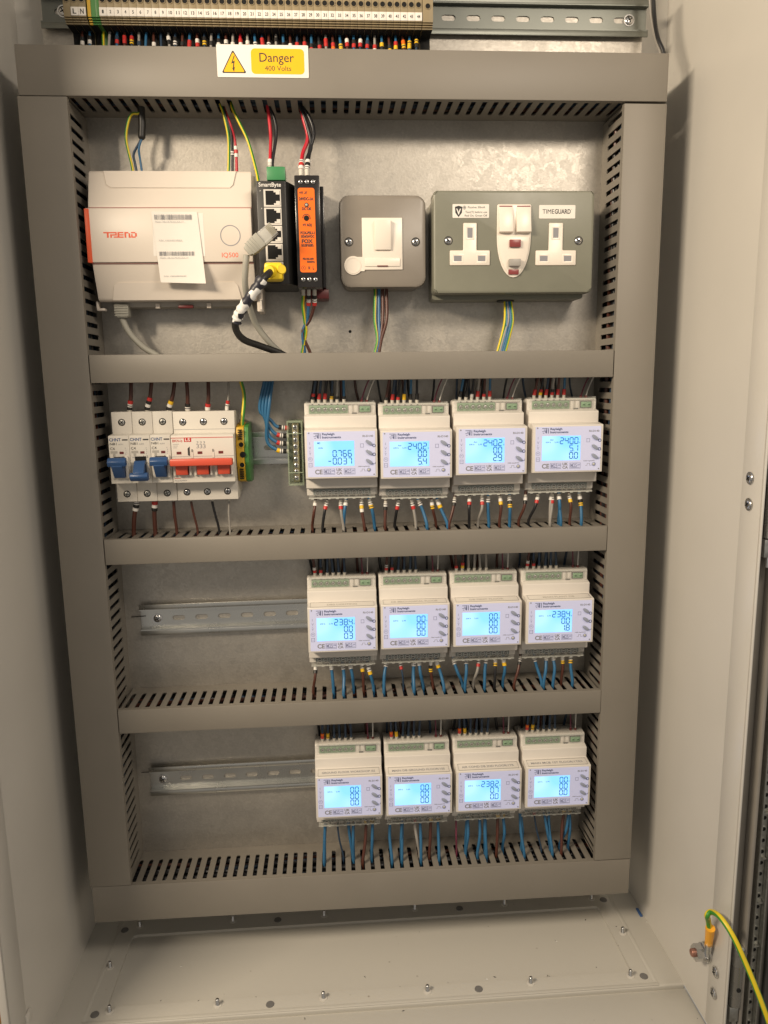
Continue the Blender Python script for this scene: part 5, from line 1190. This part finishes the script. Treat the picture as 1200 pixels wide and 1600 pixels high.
for k, (u0, col, m2, mk, lab) in enumerate([(474, 'wire_green', 'wire_yellow', (), 'green and yellow wire out of the bottom of the orange power supply'), (482.5, 'wire_blue', None, ('black','white','red'), 'blue wire out of the bottom of the orange power supply'), (491.5, 'wire_brown', None, ('black','white','red'), 'brown wire out of the bottom of the orange power supply')]):
    W([(u0,450,-48),(u0,462,-46),(u0-.5,478,-42),(476+4*k,500,-38),((478,473,473)[k],520,-36),((472,476,485)[k],552,-34),((470,474,488)[k],570,-33)], 1.6, col, lab, mk, fer=7, m2=m2)
for k, (u0, u1, u2, col, m2) in enumerate([(586.5, 586, 586, 'wire_green', 'wire_yellow'), (592, 592, 589, 'wire_blue', None), (598, 598, 590, 'wire_brown', None), (604, 604, 592, 'wire_brown', None), (589, 588, 587, 'wire_darkblue', None)]):
    W([(u0,446,-24),(u0,465,-25),(u1,500,-28),(u2+4,530,-31),(u2,552,-34),(u2-2,568,-34)], 1.7, col, ('green and yellow','blue','first brown','rightmost brown','dark blue')[k]+' wire from the single fused switch down to the trunking', m2=m2)
for k, (u0, u1, u2, col, m2) in enumerate([(789, 790, 784, 'wire_blue', None), (794, 796, 787, 'wire_blue', None), (797, 799, 790, 'wire_green', 'wire_yellow'), (788, 787, 778, 'wire_yellow', 'wire_green'), (791, 792, 781, 'wire_grey', None)]):
    W([(u0,456,-20),(u0+1,470,-22),(u1+2,500,-28),(u2+6,525,-31),(u2-1,552,-34),(u2-4,568,-34)], 1.5, col, ('left blue','right blue','rightmost green and yellow','left yellow and green','grey')[k]+' wire from the double socket down to the trunking', m2=m2)

# data cable under the controller
t = thing('data_cable', 'grey data cable with ribbed boot running from under the controller into the trunking', 'cable', at(190, 480, -30))
o = at(190, 480, -30)
m = MB(); P = [at(190,486,-30)-o, at(192,500,-30)-o, at(204,522,-31)-o, at(225,543,-33)-o, at(246,556,-35)-o, at(262,572,-36)-o]; m.tube(spline(P, 6), 3.1, 'cable_grey', 12); m.build('cable_sheath', t, smooth=60)
m = MB(); zt = at(192,476,-30).z-o.z; zb2 = at(192,497,-30).z-o.z; xl, xr = at(180,480,-30).x-o.x, at(203,480,-30).x-o.x
m.prism([(xl, zt), (xr, zt), (xr-.5, zb2+1.5), (xr-2, zb2), (xl+3, zb2), (xl+1, zb2+1.5)], -6, 5, 'cable_grey', 'y', .8)
for k in range(5): zz = zt-(zt-zb2)*(k+.6)/5.4; m.box(xl+.5, xr-1, -6.8, -5.6, zz-.5, zz+.6, 'cable_grey', .25)
m.build('boot', t)

# unplugged clear data plug on its grey cable, hanging before the switch
o = at(400, 370, -88)
t = thing('data_cable', 'grey data cable with unplugged clear connector hanging in front of the black switch', 'cable', o)
P = [at(385,398,-88)-o, at(384,415,-86)-o, at(383,445,-78)-o, at(390,480,-62)-o, at(402,510,-48)-o, at(424,538,-40)-o, at(444,556,-36)-o, at(456,570,-35)-o]
m = MB(); m.tube(spline(P, 6), 3.0, 'cable_grey', 12); m.build('cable_sheath', t, smooth=60)
m = MB(); ax = (at(430,352,-90)-at(386,392,-88)).normalized(); up = Vector((0,-1,0)); sd = ax.cross(up).normalized(); up = sd.cross(ax).normalized()
b0 = at(386, 394, -88)-o
def frame(org): return Matrix(((sd.x, ax.x, up.x, org.x), (sd.y, ax.y, up.y, org.y), (sd.z, ax.z, up.z, org.z), (0,0,0,1)))
m.T = frame(b0); m.prism([(-4.2,0),(4.2,0),(6.4,6),(7,18),(-7,18),(-6.4,6)], -4.2, 4.2, 'cable_grey', 'z', .9)
for k in range(4): m.box(-6.2-.2*k, 6.2+.2*k, 3.2+2.6*k, 4.4+2.6*k, 4.1, 4.9, 'cable_grey', .25)
m.box(4.0, 7.4, 16, 26, -1, 3.2, 'cable_grey', .8); m.build('boot', t)
m = MB(); m.T = frame(b0); m.box(-6, 6, 18, 33, -4, 3.6, 'clear_plug', .5); m.box(-5.2, 5.2, 19, 31, -1, 1, 'cable_grey', .3)
for k in range(8): m.box(-4.9+1.3*k, -4.3+1.3*k, 27, 33.2, 3.2, 3.8, 'brass')
m.build('clear_connector', t)

# black cable with cow-pattern wrap and yellow boot plugged in the lowest port
o = at(430, 425, -66)
t = thing('data_cable', 'black data cable with cow pattern wrap and yellow boot plugged into the switch', 'cable', o)
P = [at(424,424,-84)-o, at(417,430,-92)-o, at(408,440,-96)-o, at(390,465,-94)-o, at(373,492,-86)-o, at(368,512,-78)-o, at(380,530,-66)-o, at(408,541,-52)-o, at(440,553,-42)-o, at(462,568,-38)-o]
m = MB(); m.tube(spline(P, 6), 3.4, 'black', 12); m.build('cable_sheath', t, smooth=60)
Pc = [at(411,436,-95)-o, at(390,465,-94)-o, at(375,488,-87.5)-o, at(369.5,502,-82.5)-o]; Q = spline(Pc, 8)
rad = [4.9+.5*math.sin(i*1.9)+(1.0 if i < 3 else 0) for i in range(len(Q))]
m = MB(); m.tube(Q, rad, 'cow_wrap', 14); m.build('cow_wrap', t, smooth=60)
c_ = at(428, 424, -76)-o; m = MB(); m.box(c_.x-8.5, c_.x+8.5, c_.y-7, c_.y+10, c_.z-8.5, c_.z+7.5, 'boot_yellow', 2.6); m.cyl(c_+Vector((-2.5,-6.5,-1)), (-.3,-1,-.1), 6, 5, 'boot_yellow', 18, 5); m.cyl(c_+Vector((7,-5,1)), (.4,-1,0), 5, 2.5, 'boot_yellow', 16, 4)
m.build('boot', t)

# ------------------------------------------------------------------ earth bonding lead on the right panel
p = atx(1105, 1487, XR-.9)
eb = thing('earth_stud', 'zinc plated stud with nut and washers bolted through the right panel', 'bolt', p)
m = MB(); m.cyl((0,0,0), (-1,0,0), 9.5, 1.6, 'steel', 24); m.cyl((-1.7,0,0), (-1,0,0), 8.6, 1.8, 'steel_dull', 24); m.build('washer', eb)
m = MB(); m.cyl((-5.4,0,0), (-1,0,0), 8.2, 8, 'steel', 6); m.cyl((-3.6,0,0), (-1,0,0), 8.9, 1.8, 'steel', 24); m.build('nut', eb)
m = MB(); m.cyl((-3,0,0), (-1,0,0), 4, 13, 'copper_bolt', 16); m.dome((-16,0,0), (-1,0,0), 3.9, 1.6, 'copper_bolt', 16, 3); m.build('bolt_end', eb)
t = thing('earth_lead', 'green and yellow earth lead with orange ring terminal leaving over the cabinet edge', 'wire', p)
b1 = atx(1107, 1476, XR-5)-p; b2 = at(1109.5, 1449, -178)-p
b2 = atx(1110, 1450, XR-9)-p
m = MB(); m.cyl((-3.5,0,0), (-1,0,0), 8.4, 1.2, 'zinc', 24); m.cyl(b1+Vector((0,0,-8)), (b2-b1), 3.0, 12, 'zinc', 12); m.build('ring_terminal', t)
m = MB(); m.tube([b1+Vector((0,0,-1)), (b1+b2)/2, b2], [3.6, 4.0, 4.5], 'lug_yellow', 14); m.build('lug_sleeve', t, smooth=60)
P = [b2-(b2-b1)*.3, atx(1107,1440,XR-11)-p, atx(1105,1430,XR-16)-p, at(1112,1425,-196)-p, at(1126,1434,-212)-p, at(1146,1464,-226)-p, at(1168,1512,-236)-p, at(1186,1556,-244)-p, at(1204,1606,-250)-p, at(1216,1650,-252)-p]
m = MB(); m.tube(spline(P, 8), 2.6, 'wire_yellow', 16, m2='wire_green', twist=.02); m.build('insulation', t, smooth=60)

# ------------------------------------------------------------------ small debris on the cabinet floor
p = atz(998, 1425, ZF); MB().box(p.x-1.5, p.x+1.8, p.y-8, p.y+6, ZF-.5, ZF+1.2, 'blue_scrap', .5).build('plastic_scrap', label='small blue plastic scrap by the right rear corner of the cabinet floor', cat='scrap')
m = MB()
rnd = random.Random(3)
for u, v in [(283,1505),(325,1502),(251,1559),(505,1560),(570,1522),(625,1541),(655,1452),(869,1466),(856,1524),(966,1477),(963,1447),(932,1507),(476,1587),(773,1522),(318,1560),(400,1557),(350,1549),(630,1575),(915,1433),(1090,1587),(760,1525),(700,1535),(310,1563),(420,1553),(1065,1462),(1010,1440)]:
    p = atz(u, v, ZF); z0 = ZF-3.58 if (22 < p.x < 582 and -108 < p.y < -8) else ZF-.48 if p.y > -131 else ZF-3.3
    a = rnd.uniform(0, 3.1); L_ = rnd.uniform(.6, 2.2); dx, dy = math.cos(a)*L_, math.sin(a)*L_; h = rnd.uniform(.3, .7)
    m.add([(p.x-dx, p.y-dy, z0), (p.x+dy*.4, p.y-dx*.4, z0), (p.x+dx, p.y+dy, z0), (p.x-dy*.4, p.y+dx*.4, z0), (p.x, p.y, z0+h)], [(0,1,4),(1,2,4),(2,3,4),(3,0,4)], 'rubber' if rnd.random() < .6 else 'steel_dull')
m.build('swarf', label='scattered dark metal swarf and dust specks on the cabinet floor', cat='debris', kind='stuff', smooth=0)
